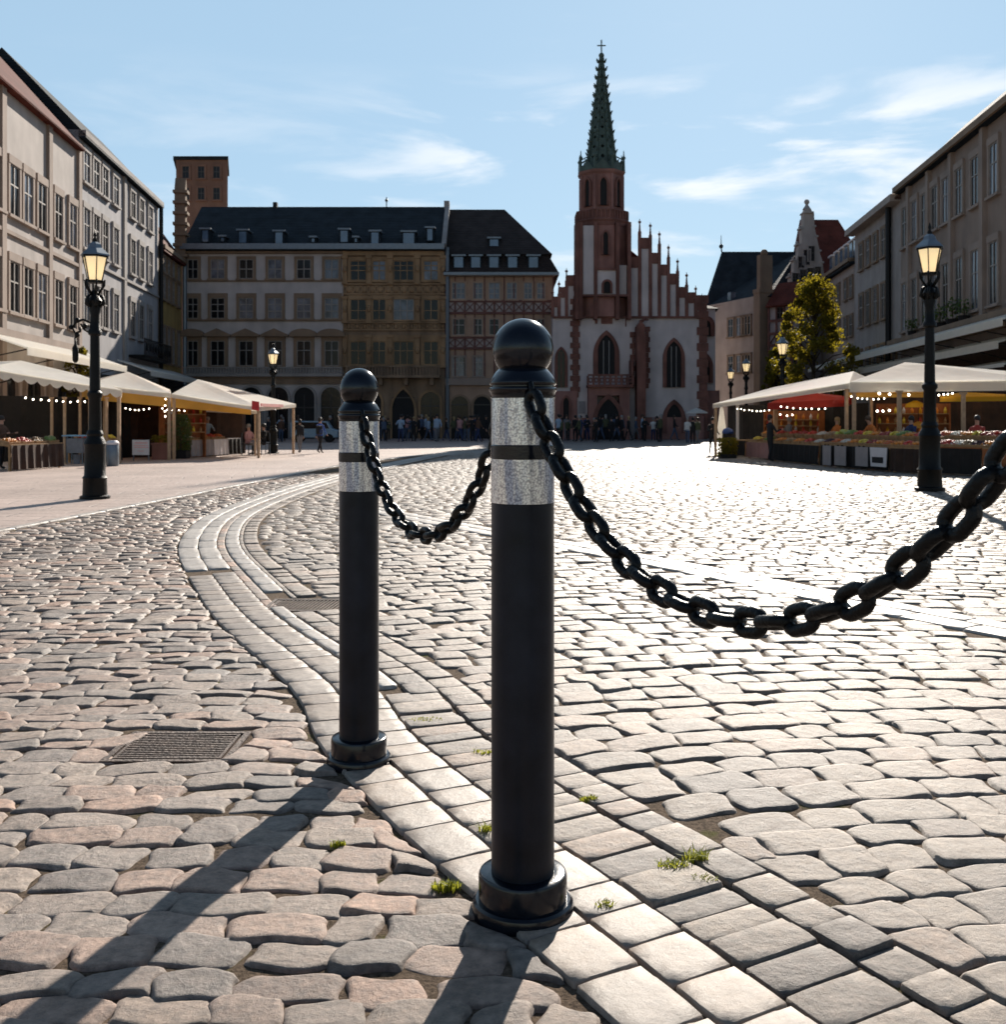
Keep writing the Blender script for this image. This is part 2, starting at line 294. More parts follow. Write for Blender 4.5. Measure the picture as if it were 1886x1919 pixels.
def tag(o, label, cat, group=None, kind=None):
    if label: o['label'] = label
    if cat: o['category'] = cat
    if group: o['group'] = group
    if kind: o['kind'] = kind
    return o
def thing(name, label, cat, loc=(0, 0, 0), rz=0, group=None):
    o = bpy.data.objects.new(name, None); C.objects.link(o); o.location = loc; o.rotation_euler = (0, 0, rz); o.empty_display_size = .2
    return tag(o, label, cat, group)
def structure(o): o['kind'] = 'structure'; return o
def copy_tree(o, parent=None):
    c = o.copy(); C.objects.link(c)
    if parent is not None: c.parent = parent
    for ch in list(o.children): copy_tree(ch, c)
    return c
SKY = (1.1, 0.15, 2.0); SKYS = .055; EXPO = .76; CLOUD = (1.3, 2.6, .4); CLOUDC = (11.3, 11.6, 12.0, 1); VEIL = .68; VEILC = (5.5, 8.0, 10.2, 1)
# ------------------------------------------------------------------ paving
Lpts = [G(960,1740), G(894,1680), G(838,1636), G(749,1558), G(667,1472), G(592,1394), (-1.03,5.145), (-1.34,5.76), (-1.76,6.57), (-2.14,7.37), (-2.67,8.69), (-3.36,10.43), (-3.80,11.9), (-4.28,14.15), (-4.46,16.6), (-4.50,21), (-4.1,28), (-3.3,36), (-2.2,44)]
Lpts = [(1.0, 1.0), (.42, 2.06)] + Lpts
def resample(pts, step):
    p = np.array(pts, float)
    for _ in range(3):                                   # Chaikin rounding
        q = np.empty((2 * len(p), 2)); q[0::2] = p; q[1::2] = p
        a = p[:-1] * .75 + p[1:] * .25; b = p[:-1] * .25 + p[1:] * .75
        p = np.vstack([p[:1], np.stack([a, b], 1).reshape(-1, 2), p[-1:]])
    d = np.r_[0, np.cumsum(np.linalg.norm(np.diff(p, axis=0), axis=1))]
    t = np.arange(0, d[-1], step)
    return np.stack([np.interp(t, d, p[:, 0]), np.interp(t, d, p[:, 1])], 1)
LC = resample(Lpts, .02)
def offset(c, off):
    t = np.gradient(c, axis=0); t /= np.linalg.norm(t, axis=1)[:, None]
    nrm = np.stack([t[:, 1], -t[:, 0]], 1)               # to the right of travel
    return c + nrm * off
def signed(c, pts):
    c = c[::4]; t = np.gradient(c, axis=0); out = np.empty(len(pts))
    for i in range(0, len(pts), 2000):
        p = pts[i:i + 2000]; d = p[:, None] - c[None]; dd = (d ** 2).sum(2); k = dd.argmin(1); v = d[np.arange(len(p)), k]
        cr = v[:, 0] * t[k, 1] - v[:, 1] * t[k, 0]; out[i:i + 2000] = np.sqrt(dd[np.arange(len(p)), k]) * np.sign(cr)
    return out
PLZ = np.array([(-7.2, 1.0), (-6.9, 8.0), G(60, 982), G(433, 911), G(633, 871), G(810, 850), (1.5, 62.0)])
def xP(y): return np.interp(y, PLZ[:, 1], PLZ[:, 0])
BL = np.array([(-2.3, 16.2), G(860, 985), G(1300, 1063), G(1827, 1172), (6.9, 1.5)]); BLC = resample(BL, .05)
def stones(name, quads, n, mat_, top=0.0, drop=.05, jit=.005, tilt=.02, edge=.70, dome=.008, rnd=.2, smooth=True, parent=None, pw=7.0, rough=.0, ts=None):
    quads = np.asarray(quads); N = len(quads); 
    t = np.linspace(-1, 1, n); t = np.sign(t) * np.abs(t) ** .58
    if ts is not None: t = np.array(ts); n = len(t)
    U, V = np.meshgrid(t, t, indexing='ij'); U = U.ravel(); V = V.ravel()
    rr = RNG.uniform(.4, 1.6, (N, 1)) * rnd
    u = U * np.sqrt(1 - rr * V ** 2 * .9); v = V * np.sqrt(1 - rr * U ** 2 * .9)
    a = quads[:, 0, None]; b = quads[:, 1, None]; c = quads[:, 2, None]; d = quads[:, 3, None]
    s = ((u + 1) / 2)[..., None]; w = ((v + 1) / 2)[..., None]
    xy = (a * (1 - s) + b * s) * (1 - w) + (d * (1 - s) + c * s) * w
    ph = RNG.uniform(0, 6.28, (N, 4))
    wob = .012 * rough
    if rough:
        xy[..., 0] += wob * np.sin(V[None] * 3.1 + ph[:, :1]) * (np.abs(U)[None]); xy[..., 1] += wob * np.sin(U[None] * 3.3 + ph[:, 1:2]) * (np.abs(V)[None])
    e = (np.abs(U) ** pw + np.abs(V) ** pw) ** (1 / pw); e = np.minimum(e, 1)
    z = top - drop * np.clip((e - edge) / (1 - edge), 0, 1) ** 2.0 - dome * (U ** 2 + V ** 2)
    z = z[None] + RNG.normal(0, jit, (N, 1)) + RNG.normal(0, tilt, (N, 1)) * U * .12 + RNG.normal(0, tilt, (N, 1)) * V * .1
    z = z + dome * .5 * np.sin(U * 2.3 + ph[:, 2:3]) * np.cos(V * 2.1 + ph[:, 3:4])
    z = np.maximum(z, -.075)
    vs = np.concatenate([xy, z[..., None]], 2).reshape(-1, 3)
    ii, jj = np.meshgrid(np.arange(n - 1), np.arange(n - 1), indexing='ij'); k = (ii * n + jj).ravel()
    f = np.stack([k, k + n, k + n + 1, k + 1], 1); F_ = (f[None] + (np.arange(N) * n * n)[:, None, None]).reshape(-1, 4)
    me = bpy.data.meshes.new(name); me.vertices.add(len(vs)); me.vertices.foreach_set('co', vs.ravel())
    me.loops.add(F_.size); me.loops.foreach_set('vertex_index', F_.ravel().astype(np.int32))
    me.polygons.add(len(F_)); me.polygons.foreach_set('loop_start', np.arange(0, F_.size, 4, dtype=np.int32))
    me.polygons.foreach_set('use_smooth', [smooth] * len(F_)); me.update(calc_edges=True); me.validate()
    me.materials.append(mat_); o = bpy.data.objects.new(name, me); C.objects.link(o)
    if parent is not None: o.parent = parent
    return o
def arc_stones(cx, cy, r0, r1, rowh, slen, test, wild=1.0, gap=.022):
    qs = []; r = r0
    while r < r1:
        rh = rowh * RNG.uniform(.86, 1.14); a = -1.2 + RNG.uniform(0, .1)
        ph = RNG.uniform(0, 6.28)
        while a < 1.2:
            L_ = slen * RNG.choice([.72, .85, 1, 1, 1.12, 1.3]) * RNG.uniform(.9, 1.1); da = L_ / r
            x = cx + r * math.sin(a + da / 2); y = cy + r * math.cos(a + da / 2)
            if abs(x) < .56 * y + 1.3 and .9 < y < 42:
                w = .018 * wild; g = gap / 2
                def c_(aa, rr_):
                    rr_ = rr_ + .03 * math.sin(aa * 9 + ph) * wild * .5
                    return (cx + rr_ * math.sin(aa) + RNG.normal(0, w * .45), cy + rr_ * math.cos(aa) + RNG.normal(0, w * .45))
                qs.append([c_(a + g / r, r + g), c_(a + da - g / r, r + g), c_(a + da - g / r, r + rh - g), c_(a + g / r, r + rh - g)])
            a += da
        r += rh
    qs = np.array(qs); return qs[test(qs.mean(1))]
GR1 = (-1.66, -1.13, 4.16, 4.56); GR2 = (-1.78, -1.12, 7.42, 7.92)       # the two drain gratings
def outside(p, g, m=.0): return ~((p[:, 0] > g[0] - m) & (p[:, 0] < g[1] + m) & (p[:, 1] > g[2] - m * .8) & (p[:, 1] < g[3] + m * .8))
def inL(p): return (signed(LC, p) < .04) & (p[:, 0] > xP(p[:, 1]) + .13) & outside(p, GR1) & outside(p, GR2)
def inR(p):
    s = signed(LC, p); return (s > .85) & (np.abs(signed(BLC, p)) > .27) & (p[:, 0] > xP(p[:, 1]) + .1) & outside(p, GR2)
def clampq(q, c, lo=None, hi=None, amin=.017):
    f = q.reshape(-1, 2); 
    for off, sg in ((lo, 1), (hi, -1)):
        if off is None: continue
        ce = offset(c, off)[::3]; s = signed(c, f); bad = (s - off) * sg < 0
        for i in np.where(bad & (np.abs(s - off) < .4))[0]: k = ((ce - f[i]) ** 2).sum(1).argmin(); f[i] = ce[k]
    q = f.reshape(-1, 4, 2); a = q[:, 2] - q[:, 0]; b = q[:, 3] - q[:, 1]; ar = np.abs(a[:, 0] * b[:, 1] - a[:, 1] * b[:, 0]) / 2
    return q[ar > amin]
qa = clampq(arc_stones(-1.2, -16, 16.9, 42, .138, .22, inL, 1.2, -.020), LC, hi=-.004, amin=.009)
qd = clampq(arc_stones(2.3, -1.5, 2.3, 45, .178, .245, inR, .9, -.012), LC, lo=.876, amin=.010)
def clamprect(q, g, m=.012):
    f = q.reshape(-1, 2); x0, x1, y0, y1 = g[0] - m, g[1] + m, g[2] - m, g[3] + m
    for i in np.where((f[:, 0] > x0) & (f[:, 0] < x1) & (f[:, 1] > y0) & (f[:, 1] < y1))[0]:
        d = [f[i, 0] - x0, x1 - f[i, 0], f[i, 1] - y0, y1 - f[i, 1]]; k = int(np.argmin(d)); f[i, k // 2] = (x0, x1, y0, y1)[k]
    q = f.reshape(-1, 4, 2); a = q[:, 2] - q[:, 0]; b = q[:, 3] - q[:, 1]; return q[np.abs(a[:, 0] * b[:, 1] - a[:, 1] * b[:, 0]) / 2 > .008]
for g_ in (GR1, GR2): qa = clamprect(qa, g_); qd = clamprect(qd, g_)
for nm, q, mt, rough in (('cobbled_road', qa, M['sett_l'], 1.0), ('cobbled_square', qd, M['sett_r'], .8)):
    y = q.mean(1)[:, 1]
    first = None
    parts = []
    for lo, hi, n in ((0, 5.5, 13), (5.5, 11, 8), (11, 18, 5), (18, 99, 4)):
        o = stones(nm, q[(y >= lo) & (y < hi)], n, mt, top=-.001, drop=.028, jit=.0038, tilt=.035 if nm == 'cobbled_road' else .02, edge=.84 if nm == 'cobbled_road' else .87, dome=.0018 if nm == 'cobbled_road' else .0016, rnd=.10 if nm == 'cobbled_road' else .07, pw=6 if nm == 'cobbled_road' else 9, rough=rough)
        structure(o)
# ribbons of kerb stones that follow the curve
def ribbon(name, o0, o1, mat_, slen, c=LC, y0=0, y1=60, n=5, top=.004, skip=None, gap=.003, jit=.001, drop=.026, edge=.975):
    a = offset(c, o0); b = offset(c, o1); st = np.linalg.norm(c[1] - c[0]); qs = []; i = 0
    while i < len(c) - 2:
        k = max(3, int(slen * RNG.uniform(.8, 1.25) / st)); j = min(i + k, len(c) - 1); g = gap / 2 / max(.05, (j - i) * st)
        if y0 < a[i, 1] < y1 and not (skip and skip((a[i] + b[i]) / 2)):
            e = gap / 2 / (o1 - o0); A = a[i] * (1 - e) + b[i] * e; B = a[i] * e + b[i] * (1 - e); C2 = a[j] * e + b[j] * (1 - e); D = a[j] * (1 - e) + b[j] * e
            qs.append([A * (1 - g) + D * g, B * (1 - g) + C2 * g, C2 * (1 - g) + B * g, D * (1 - g) + A * g])
        i = j
    return structure(stones(name, qs, n, mat_, top=top, drop=drop, jit=jit, tilt=.004, edge=edge, dome=.0006, rnd=.012, pw=26, rough=.06, ts=(-1, -.98, -.94, -.45, 0, .45, .94, .98, 1)))
ribbon('kerb_strip', 0, .205, M['slab'], .24, y1=9, n=9)
ribbon('kerb_strip', 0, .205, M['kerb_w'], .9, y0=8.84)
ribbon('kerb_strip', .212, .41, M['slab'], .20, y1=9, n=9)
ribbon('kerb_strip', .212, .41, M['kerb_w'], .8, y0=8.84)
nogr = lambda p: GR2[0] - .08 < p[0] < GR2[1] + .08 and GR2[2] - .1 < p[1] < GR2[3] + .02
ribbon('gutter', .415, .50, M['sett_l'], .3, y0=7.4, top=-.008)
ribbon('kerb_strip', .505, .66, M['kerb_w'], .45, y0=7.95)
ribbon('kerb_strip', .43, .53, M['kerb_w'], .4, y0=5.0, y1=7.36)
ribbon('sett_row', .42, .695, M['sett_r'], .15, y1=5.0, n=7, top=.0, jit=.004)
ribbon('sett_row', .545, .70, M['sett_r'], .16, y0=5.0, y1=9.0, top=0, jit=.004, skip=lambda p: p[1] > 7.4)
ribbon('sett_row', .71, .87, M['sett_r'], .17, n=6, top=0, jit=.004, y1=30, skip=nogr)
ribbon('sett_row', .665, .705, M['sett_r'], .3, top=-.004, y0=7.95, y1=30)
ribbon('paving_band', -.20, 0.0, M['kerb_w'], .5, c=BLC, n=5, top=.004)
ribbon('paving_band', 0.004, .24, M['kerb_w'], .45, c=BLC, n=5, top=.002)
PC = resample(PLZ, .1)
ribbon('kerb_edge', -.03, .13, M['kerb_w'], 1.0, c=PC, top=.012, n=5)
# sheets
g = MB(); g.add([(-400, -300, 0), (400, -300, 0), (400, 500, 0), (-400, 500, 0)], [(0, 1, 2, 3)])
structure(g.build('ground', M['sand'], loc=(0, 0, -.015)))
g = MB(); ys = np.linspace(39.0, 130, 30)
g.add([(xP(y), y, 0) for y in ys] + [(60, y, 0) for y in ys], [(i, i + 30, i + 31, i + 1) for i in range(29)])
g.add([(-8, -70, 0), (60, -70, 0), (60, .95, 0), (-8, .95, 0)], [(0, 1, 2, 3)]); g.add([(8.5, .96, 0), (40, .96, 0), (40, 39, 0), (22.5, 39, 0)], [(0, 1, 2, 3)])
structure(g.build('square', M['far_setts'], loc=(0, 0, -.010)))
g = MB(); ys = np.linspace(-70, 130, 80)
g.add([(xP(y), y, 0) for y in ys] + [(-60, y, 0) for y in ys], [(i + 1, i + 81, i + 80, i) for i in range(79)])
structure(g.build('pavement', M['plaza'], loc=(0, 0, .004)))
# drain gratings
def grating(name, g_, label, diag=False):
    x0, x1, y0, y1 = g_; t = thing(name, label, 'drain', ((x0 + x1) / 2, (y0 + y1) / 2, -.004))
    hx, hy = (x1 - x0) / 2, (y1 - y0) / 2
    m = MB(); 
    for k, w in ((0, .028), (.04, .012)):
        a, b = hx - k, hy - k
        m.box(-a, a, -b, -b + w, -.03, .0); m.box(-a, a, b - w, b, -.03, .0); m.box(-a, -a + w, -b + w, b - w, -.03, .0); m.box(a - w, a, -b + w, b - w, -.03, .0)
    m.build('grate_frame', M['rust'], t)
    m = MB(); n = 13 if not diag else 20
    for i in range(n):
        if not diag:
            y = -hy + .06 + (2 * hy - .12) * i / (n - 1); m.bar((-hx + .05, y - .01, -.012), (hx - .05, y + .012, -.012), .012, .02)
        else:
            x = -hx + .05 + (2 * hx - .1) * i / (n - 1); m.bar((x - .02, -hy + .05, -.012), (x + .02, hy - .05, -.012), .011, .02)
    m.build('grate_bars', M['rust'], t)
    m = MB(); m.box(-hx, hx, -hy, hy, -.052, -.047); m.build('drain_pit', M['dark'], t)
M['rust'] = mat('rusty_cast_iron', (.075, .05, .038), .65, .2, .4, 12, .6, 60)
grating('drain_grating', GR1, 'square iron drain grating with long bars among the cobbles at lower left')
grating('drain_grating', GR2, 'dark iron drain grating in the curved kerb, half behind the farther bollard', True)
# ------------------------------------------------------------------ bollards and chains
def bollard(x, y, H, r, label):
    t = thing('bollard', label, 'bollard', (x, y, 0), group='chain bollards along the kerb'); k = H / 1.688; q = r / .0905
    def lz(name, prof, m, seg=48, ang=35, par=t):
        mb = MB(); mb.sm = True; mb.lathe([(a * q, b * k) for a, b in prof], seg); return mb.build(name, m, par, angle=ang)
    lz('base_flange', [(.148, -.02), (.148, .006), (.144, .020), (.136, .026), (.12, .026)], M['gloss'])
    lz('base_ring', [(.127, .02), (.1275, .092), (.124, .100), (.118, .103), (.09, .103)], M['gloss'])
    lz('shaft', [(.0905, .09), (.0905, 1.163)], M['shaft'], 64)
    lz('reflective_sleeve', [(.0895, 1.160), (.0912, 1.161), (.0912, 1.286), (.0895, 1.287)], M['sleeve'], 64)
    lz('sleeve_band', [(.0905, 1.285), (.0932, 1.288), (.0932, 1.324), (.0905, 1.327)], M['gloss'], 64)
    lz('reflective_sleeve', [(.0895, 1.325), (.0912, 1.327), (.0912, 1.462), (.0895, 1.463)], M['sleeve'], 64)
    cap = lz('cap', [(.09, 1.458), (.0935, 1.460), (.0935, 1.476), (.0965, 1.479), (.0980, 1.484), (.0965, 1.489), (.092, 1.491), (.092, 1.495), (.0960, 1.498), (.0970, 1.503),
               (.0955, 1.508), (.0905, 1.517), (.082, 1.530), (.072, 1.541), (.063, 1.547), (.060, 1.550), (.05, 1.551)], M['gloss'], 64, 50)
    prof = []
    for i in range(25):
        th = math.pi * (.18 + .82 * i / 24); prof.append((max(.0883 * math.sin(th), .0006), 1.600 - .0883 * math.cos(th)))
    lz('ball', prof, M['gloss'], 64, 80, cap)
    return t
B1 = (.057, 2.916); B2 = (-.592, 4.168); B3 = (.93, 1.52)
bollard(*B1, 1.688, .0905, 'nearest black ball-topped bollard with silver reflective sleeve, standing right of the middle')
bollard(*B2, 1.608, .081, 'farther black ball-topped bollard with silver sleeve, left of the tall front one')
bollard(*B3, 1.70, .0905, 'black ball-topped bollard just past the right edge holding the chain end')
def linkmesh(L_, W, r):
    mb = MB(); mb.sm = True; pts = []; a = L_ / 2 - W / 2; R_ = W / 2 - r
    for i in range(9): th = -math.pi / 2 + math.pi * i / 8; pts.append((a + R_ * math.cos(th), R_ * math.sin(th), 0))
    for i in range(9): th = math.pi / 2 + math.pi * i / 8; pts.append((-a + R_ * math.cos(th), R_ * math.sin(th), 0))
    mb.tube(pts, r, 10, True); return mb
def chain(p0, p1, sag, label, L_=.086, W=.064, r=.0113, twist=.3, link0=None):
    p0 = Vector(p0); p1 = Vector(p1); t = thing('chain', label, 'chain', p0, group=None)
    pts = []; n = 400
    for i in range(n + 1):
        s = i / n; u = 2 * s - 1; q = p0.lerp(p1, s); q.z -= sag * (1 - (math.cosh(1.75 * u) - 1) / (math.cosh(1.75) - 1)); pts.append(q)
    d = [0]
    for i in range(n): d.append(d[-1] + (pts[i + 1] - pts[i]).length)
    pitch = L_ - 2 * r - .002; cnt = int(round(d[-1] / pitch)); pitch = d[-1] / cnt
    me = None
    def at(s):
        k = min(max(np.searchsorted(d, s) - 1, 0), n - 1); f = (s - d[k]) / (d[k + 1] - d[k]); return pts[k].lerp(pts[k + 1], f)
    for i in range(cnt):
        c = at((i + .5) * pitch); tx = (at(min((i + 1) * pitch, d[-1])) - at(i * pitch)).normalized()
        side = tx.cross(Vector((0, 0, 1))).normalized(); up = side.cross(tx)
        ang = (math.pi / 2 if i % 2 == 0 else 0) + twist * math.sin(i * .9) * .5 + .12
        yv = side * math.cos(ang) + up * math.sin(ang); zv = tx.cross(yv)
        if me is None: o = linkmesh(pitch + 2 * r + .001, W, r).build('link', M['chain'], t); me = o.data
        else: o = bpy.data.objects.new('link', me); C.objects.link(o); o.parent = t
        m = Matrix((tx, yv, zv)).transposed().to_4x4(); m.translation = c - p0; o.matrix_local = m
    return t
chain((B1[0] + .022, B1[1] - .106, 1.468), (.86, 1.615, 1.425), .478, 'thick black chain sagging from the nearest bollard out past the right edge', L_=.099, W=.070, r=.0136)
chain((B2[0] + .028, B2[1] - .094, 1.40), (B1[0] - .045, B1[1] + .10, 1.455), .435, 'black chain hanging between the two bollards in view')
def eye(x, y, z, ax, ay, bol):
    e = MB(); e.sm = True
    e.tube([(x, y, z + .028), (x + ax * .012, y + ay * .012, z + .030), (x + ax * .022, y + ay * .022, z + .012), (x + ax * .016, y + ay * .016, z - .006), (x, y, z - .004)], .008, 8)
    o = e.build('eye_bolt', M['chain'], bol); return o
bl = [o for o in C.objects if o.name.startswith('bollard') and o.parent is None]
eye(.018, -.092, 1.468, .2, -1, bl[0]); eye(-.04, .085, 1.458, -.4, .9, bl[0]); eye(.024, -.082, 1.402, .3, -1, bl[1]); eye(-.065, .085, 1.425, -.6, .8, bl[2])
# ------------------------------------------------------------------ weeds in the joints
def tuft(px, py, n, h, spread, label):
    x, y = G(px, py); mb = MB()
    for i in range(n):
        a = random.uniform(0, 6.28); rr = spread * math.sqrt(random.random()); bx, by = rr * math.cos(a) * 1.5, rr * math.sin(a) * .7
        hh = h * random.uniform(.5, 1.1); lean = random.uniform(.5, 1.8) * hh; b = random.uniform(0, 6.28); w = random.uniform(.0012, .0028)
        dx, dy = math.cos(b), math.sin(b); px_, py_ = -dy * w, dx * w
        p = [(bx - px_, by - py_, -.03), (bx + px_, by + py_, -.03), (bx + dx * lean * .35 + px_, by + dy * lean * .35 + py_, hh * .62), (bx + dx * lean * .35 - px_, by + dy * lean * .35 - py_, hh * .62), (bx + dx * lean, by + dy * lean, hh)]
        mb.add(p, [(0, 1, 2, 3), (3, 2, 4)])
    return tag(mb.build('weed_tuft', M['grass'], loc=(x, y, 0)), label, 'weeds', 'weeds growing in the paving joints')
tuft(1305, 1612, 110, .035, .022, 'tallest yellow-green tuft of grass in the joints right of the near bollard')
tuft(1262, 1625, 140, .022, .032, 'low mossy weeds beside the tallest grass tuft at lower right')
tuft(1318, 1650, 90, .014, .03, 'small creeping weeds below the tallest grass tuft at lower right')
tuft(912, 1558, 60, .030, .016, 'green weeds growing against the left side of the near bollard shaft')
tuft(835, 1660, 110, .014, .028, 'flat mossy clump between slabs and big cobbles left of the near bollard foot')
tuft(634, 1583, 60, .016, .016, 'small moss clump between large cobbles left of the two bollards')
tuft(1132, 1697, 60, .014, .02, 'yellowish moss just right of the near bollard foot')
tuft(1105, 1498, 70, .016, .02, 'dark moss between cobbles right of the near bollard shaft')
tuft(800, 1350, 90, .014, .05, 'thin green moss line in the kerb joint between the bollards')
tuft(905, 1410, 50, .014, .03, 'moss clump at the sett edge just left of the near bollard')
# ------------------------------------------------------------------ street lamps
def lamp(x, y, s, label, arms=False):
    t = thing('street_lamp', label, 'street lamp', (x, y, 0), group='old iron street lamps round the square'); t.scale = (s, s, s)
    mb = MB(); mb.sm = True
    mb.lathe([(.245, 0), (.245, .05), (.20, .07), (.19, .34), (.205, .36), (.172, .40), (.165, .9), (.185, .93), (.165, .98), (.125, 1.06), (.14, 1.10), (.115, 1.16)], 16)
    mb.build('lamp_base', M['iron_g'], t, angle=40)
    mb = MB(); mb.sm = True
    mb.lathe([(.105, 1.14), (.098, 1.7), (.125, 1.74), (.125, 1.79), (.088, 1.83), (.075, 2.75), (.11, 2.78), (.11, 2.83), (.085, 2.87), (.07, 3.10), (.10, 3.2), (.085, 3.27), (.12, 3.34), (.07, 3.42), (.05, 3.52)], 14)
    mb.build('pole', M['iron_g'], t, angle=40)
    mb = MB(); mb.sm = True
    for k in range(6):
        a = k * math.pi / 3; c, q = math.cos(a), math.sin(a)
        mb.tube([(c * .06, q * .06, 3.22), (c * .15, q * .15, 3.30), (c * .13, q * .13, 3.42), (c * .05, q * .05, 3.46)], [.022, .03, .022, .015], 6)
        mb.tube([(c * .05, q * .05, 3.44), (c * .16, q * .16, 3.60), (c * .17, q * .17, 3.70)], [.02, .016, .016], 6)
    mb.build('leaf_bracket', M['iron_g'], t)
    if arms:
        mb = MB(); mb.sm = True
        mb.tube([(-.08, 0, 2.98), (-.2, 0, 3.03), (-.33, 0, 2.98), (-.38, 0, 2.88), (-.33, 0, 2.80), (-.25, 0, 2.83), (-.25, 0, 2.90)], .022, 6)
        mb.tube([(-.08, 0, 2.80), (-.18, 0, 2.86), (-.24, 0, 2.96)], .018, 6)
        for q in ((-.3, 3.02), (-.4, 2.9), (-.3, 2.77), (-.17, 2.92)): mb.ball((q[0], 0, q[1]), .045, 8, 5)
        mb.build('scroll_arm', M['iron_g'], t)
        mb = MB(); mb.sm = True; mb.lathe([(.02, 2.30), (.05, 2.34), (.055, 2.55), (.02, 2.62), (.008, 2.80)], 8, (-.33, 0)); mb.build('hanging_ornament', M['iron_g'], t)
    lan = MB()
    hx = [(.115, 3.68), (.20, 4.08)]
    lan.lathe([(.11, 3.69), (.195, 4.08)], 6); lan.build('lamp_glass', M['lampglass'], t)
    fr = MB()
    for k in range(6):
        a = k * math.pi / 3; fr.bar((.118 * math.cos(a), .118 * math.sin(a), 3.67), (.205 * math.cos(a), .205 * math.sin(a), 4.09), .016)
    fr.lathe([(.135, 3.645), (.14, 3.69)], 6); fr.lathe([(.225, 4.075), (.225, 4.11)], 6)
    fr.build('lantern_frame', M['iron_g'], t)
    mb = MB(); mb.lathe([(.25, 4.105), (.24, 4.13), (.12, 4.24), (.10, 4.30), (.05, 4.34)], 6); mb.build('lantern_roof', M['lead'], t)
    mb = MB(); mb.sm = True; mb.lathe([(.03, 4.33), (.045, 4.37), (.015, 4.42), (.03, 4.45), (.004, 4.54)], 8); mb.build('finial', M['iron_g'], t)
    return t
lx, ly = G(178, 935); lamp(lx, ly, 1.035, 'nearest left lamp post, tall black iron with a scroll arm, before the white tents', True)
lx, ly = G(1743, 919); lamp(lx, ly, 1.155, 'tall black iron lamp post nearest on the right, before the produce stall')
lx, ly = G(512, 850); lamp(lx, ly, .98, 'small far lamp post by the open end of the left tents, before the pale building')
lamp((1467 - CX) / F * 43, 43, 1.12, 'lamp post with cream lantern rising behind the right tent in front of the tree')
lamp((1399 - CX) / F * 60, 60, 1.14, 'lamp post behind the right tent, taller of the two beside the church')
lamp((1370 - CX) / F * 67, 67, 1.10, 'lamp post behind the right tent corner, lower of the two beside the church')
# ------------------------------------------------------------------ buildings
def ogive(cx, z0, w, h, n=7, spring=None):
    """pointed-arch outline, anticlockwise from bottom left; h = total height"""
    hw = w / 2; rise = min(h * .6, w * .95); zs = z0 + h - rise
    pts = [(cx - hw, z0), (cx + hw, z0)]
    rr = (hw * hw + rise * rise) / (2 * hw)
    for i in range(n):
        a = math.acos(max(-1, min(1, (rr - hw) / rr))) * i / (n - 1); pts.append((cx + hw - rr + rr * math.cos(a), zs + rr * math.sin(a)))
    for i in range(n - 2, -1, -1):
        a = math.acos(max(-1, min(1, (rr - hw) / rr))) * i / (n - 1); pts.append((cx - hw + rr - rr * math.cos(a), zs + rr * math.sin(a)))
    return pts
def roundarch(cx, z0, w, h, n=12):
    hw = w / 2; zs = z0 + h - hw
    return [(cx - hw, z0), (cx + hw, z0)] + [(cx + hw * math.cos(math.pi * i / n), zs + hw * math.sin(math.pi * i / n)) for i in range(n + 1)]
def inset(poly, cx, z0, w, h, fn, t): return fn(cx, z0, w - 2 * t, h - t)
def window(b, cx, z0, w, h, y=0, trim='trim', t=.16, frame='frame_w', glass='glass', mx=1, mz=(.55,), sill=True, ped=None, head=0):
    mb = MB(); a, c = cx - w / 2, cx + w / 2; z1 = z0 + h; p = .10
    mb.box(a - t, a, y - p, y + .02, z0, z1); mb.box(c, c + t, y - p, y + .02, z0, z1)
    mb.box(a - t - .002, c + t + .002, y - p - .02, y + .02, z1, z1 + t + head)
    if sill: mb.box(a - t - .06, c + t + .06, y - p - .08, y + .02, z0 - .12, z0)
    else: mb.box(a - t, c + t, y - p, y + .02, z0 - t * .6, z0)
    if ped == 'tri': mb.prism([(a - t - .25, z1 + t + .05), (c + t + .25, z1 + t + .05), (c + t + .25, z1 + t + .17), (cx, z1 + t + .62), (a - t - .25, z1 + t + .17)], y - .45, y + .02)
    if ped == 'seg': mb.prism([(a - t - .25, z1 + t + .05), (c + t + .25, z1 + t + .05)] + [(cx + (w / 2 + t + .25) * math.cos(math.pi * i / 10), z1 + t + .15 + .45 * math.sin(math.pi * i / 10)) for i in range(11)], y - .45, y + .02)
    mb.cur = 1; s = .055
    mb.box(a, a + s, y - .07, y, z0, z1); mb.box(c - s, c, y - .07, y, z0, z1); mb.box(a + s, c - s, y - .07, y, z1 - s, z1); mb.box(a + s, c - s, y - .07, y, z0, z0 + s)
    for i in range(mx): q = a + w * (i + 1) / (mx + 1); mb.box(q - s * .6, q + s * .6, y - .068, y, z0 + s, z1 - s)
    for q in mz: mb.box(a + s, c - s, y - .064, y, z0 + h * q - .03, z0 + h * q + .03)
    o = mb.build('window', [M[trim], M[frame]], b)
    g = MB(); g.box(a + .01, c - .01, y - .03, y + .01, z0 + .01, z1 - .01); g.build('pane', M[glass], o)
    return o
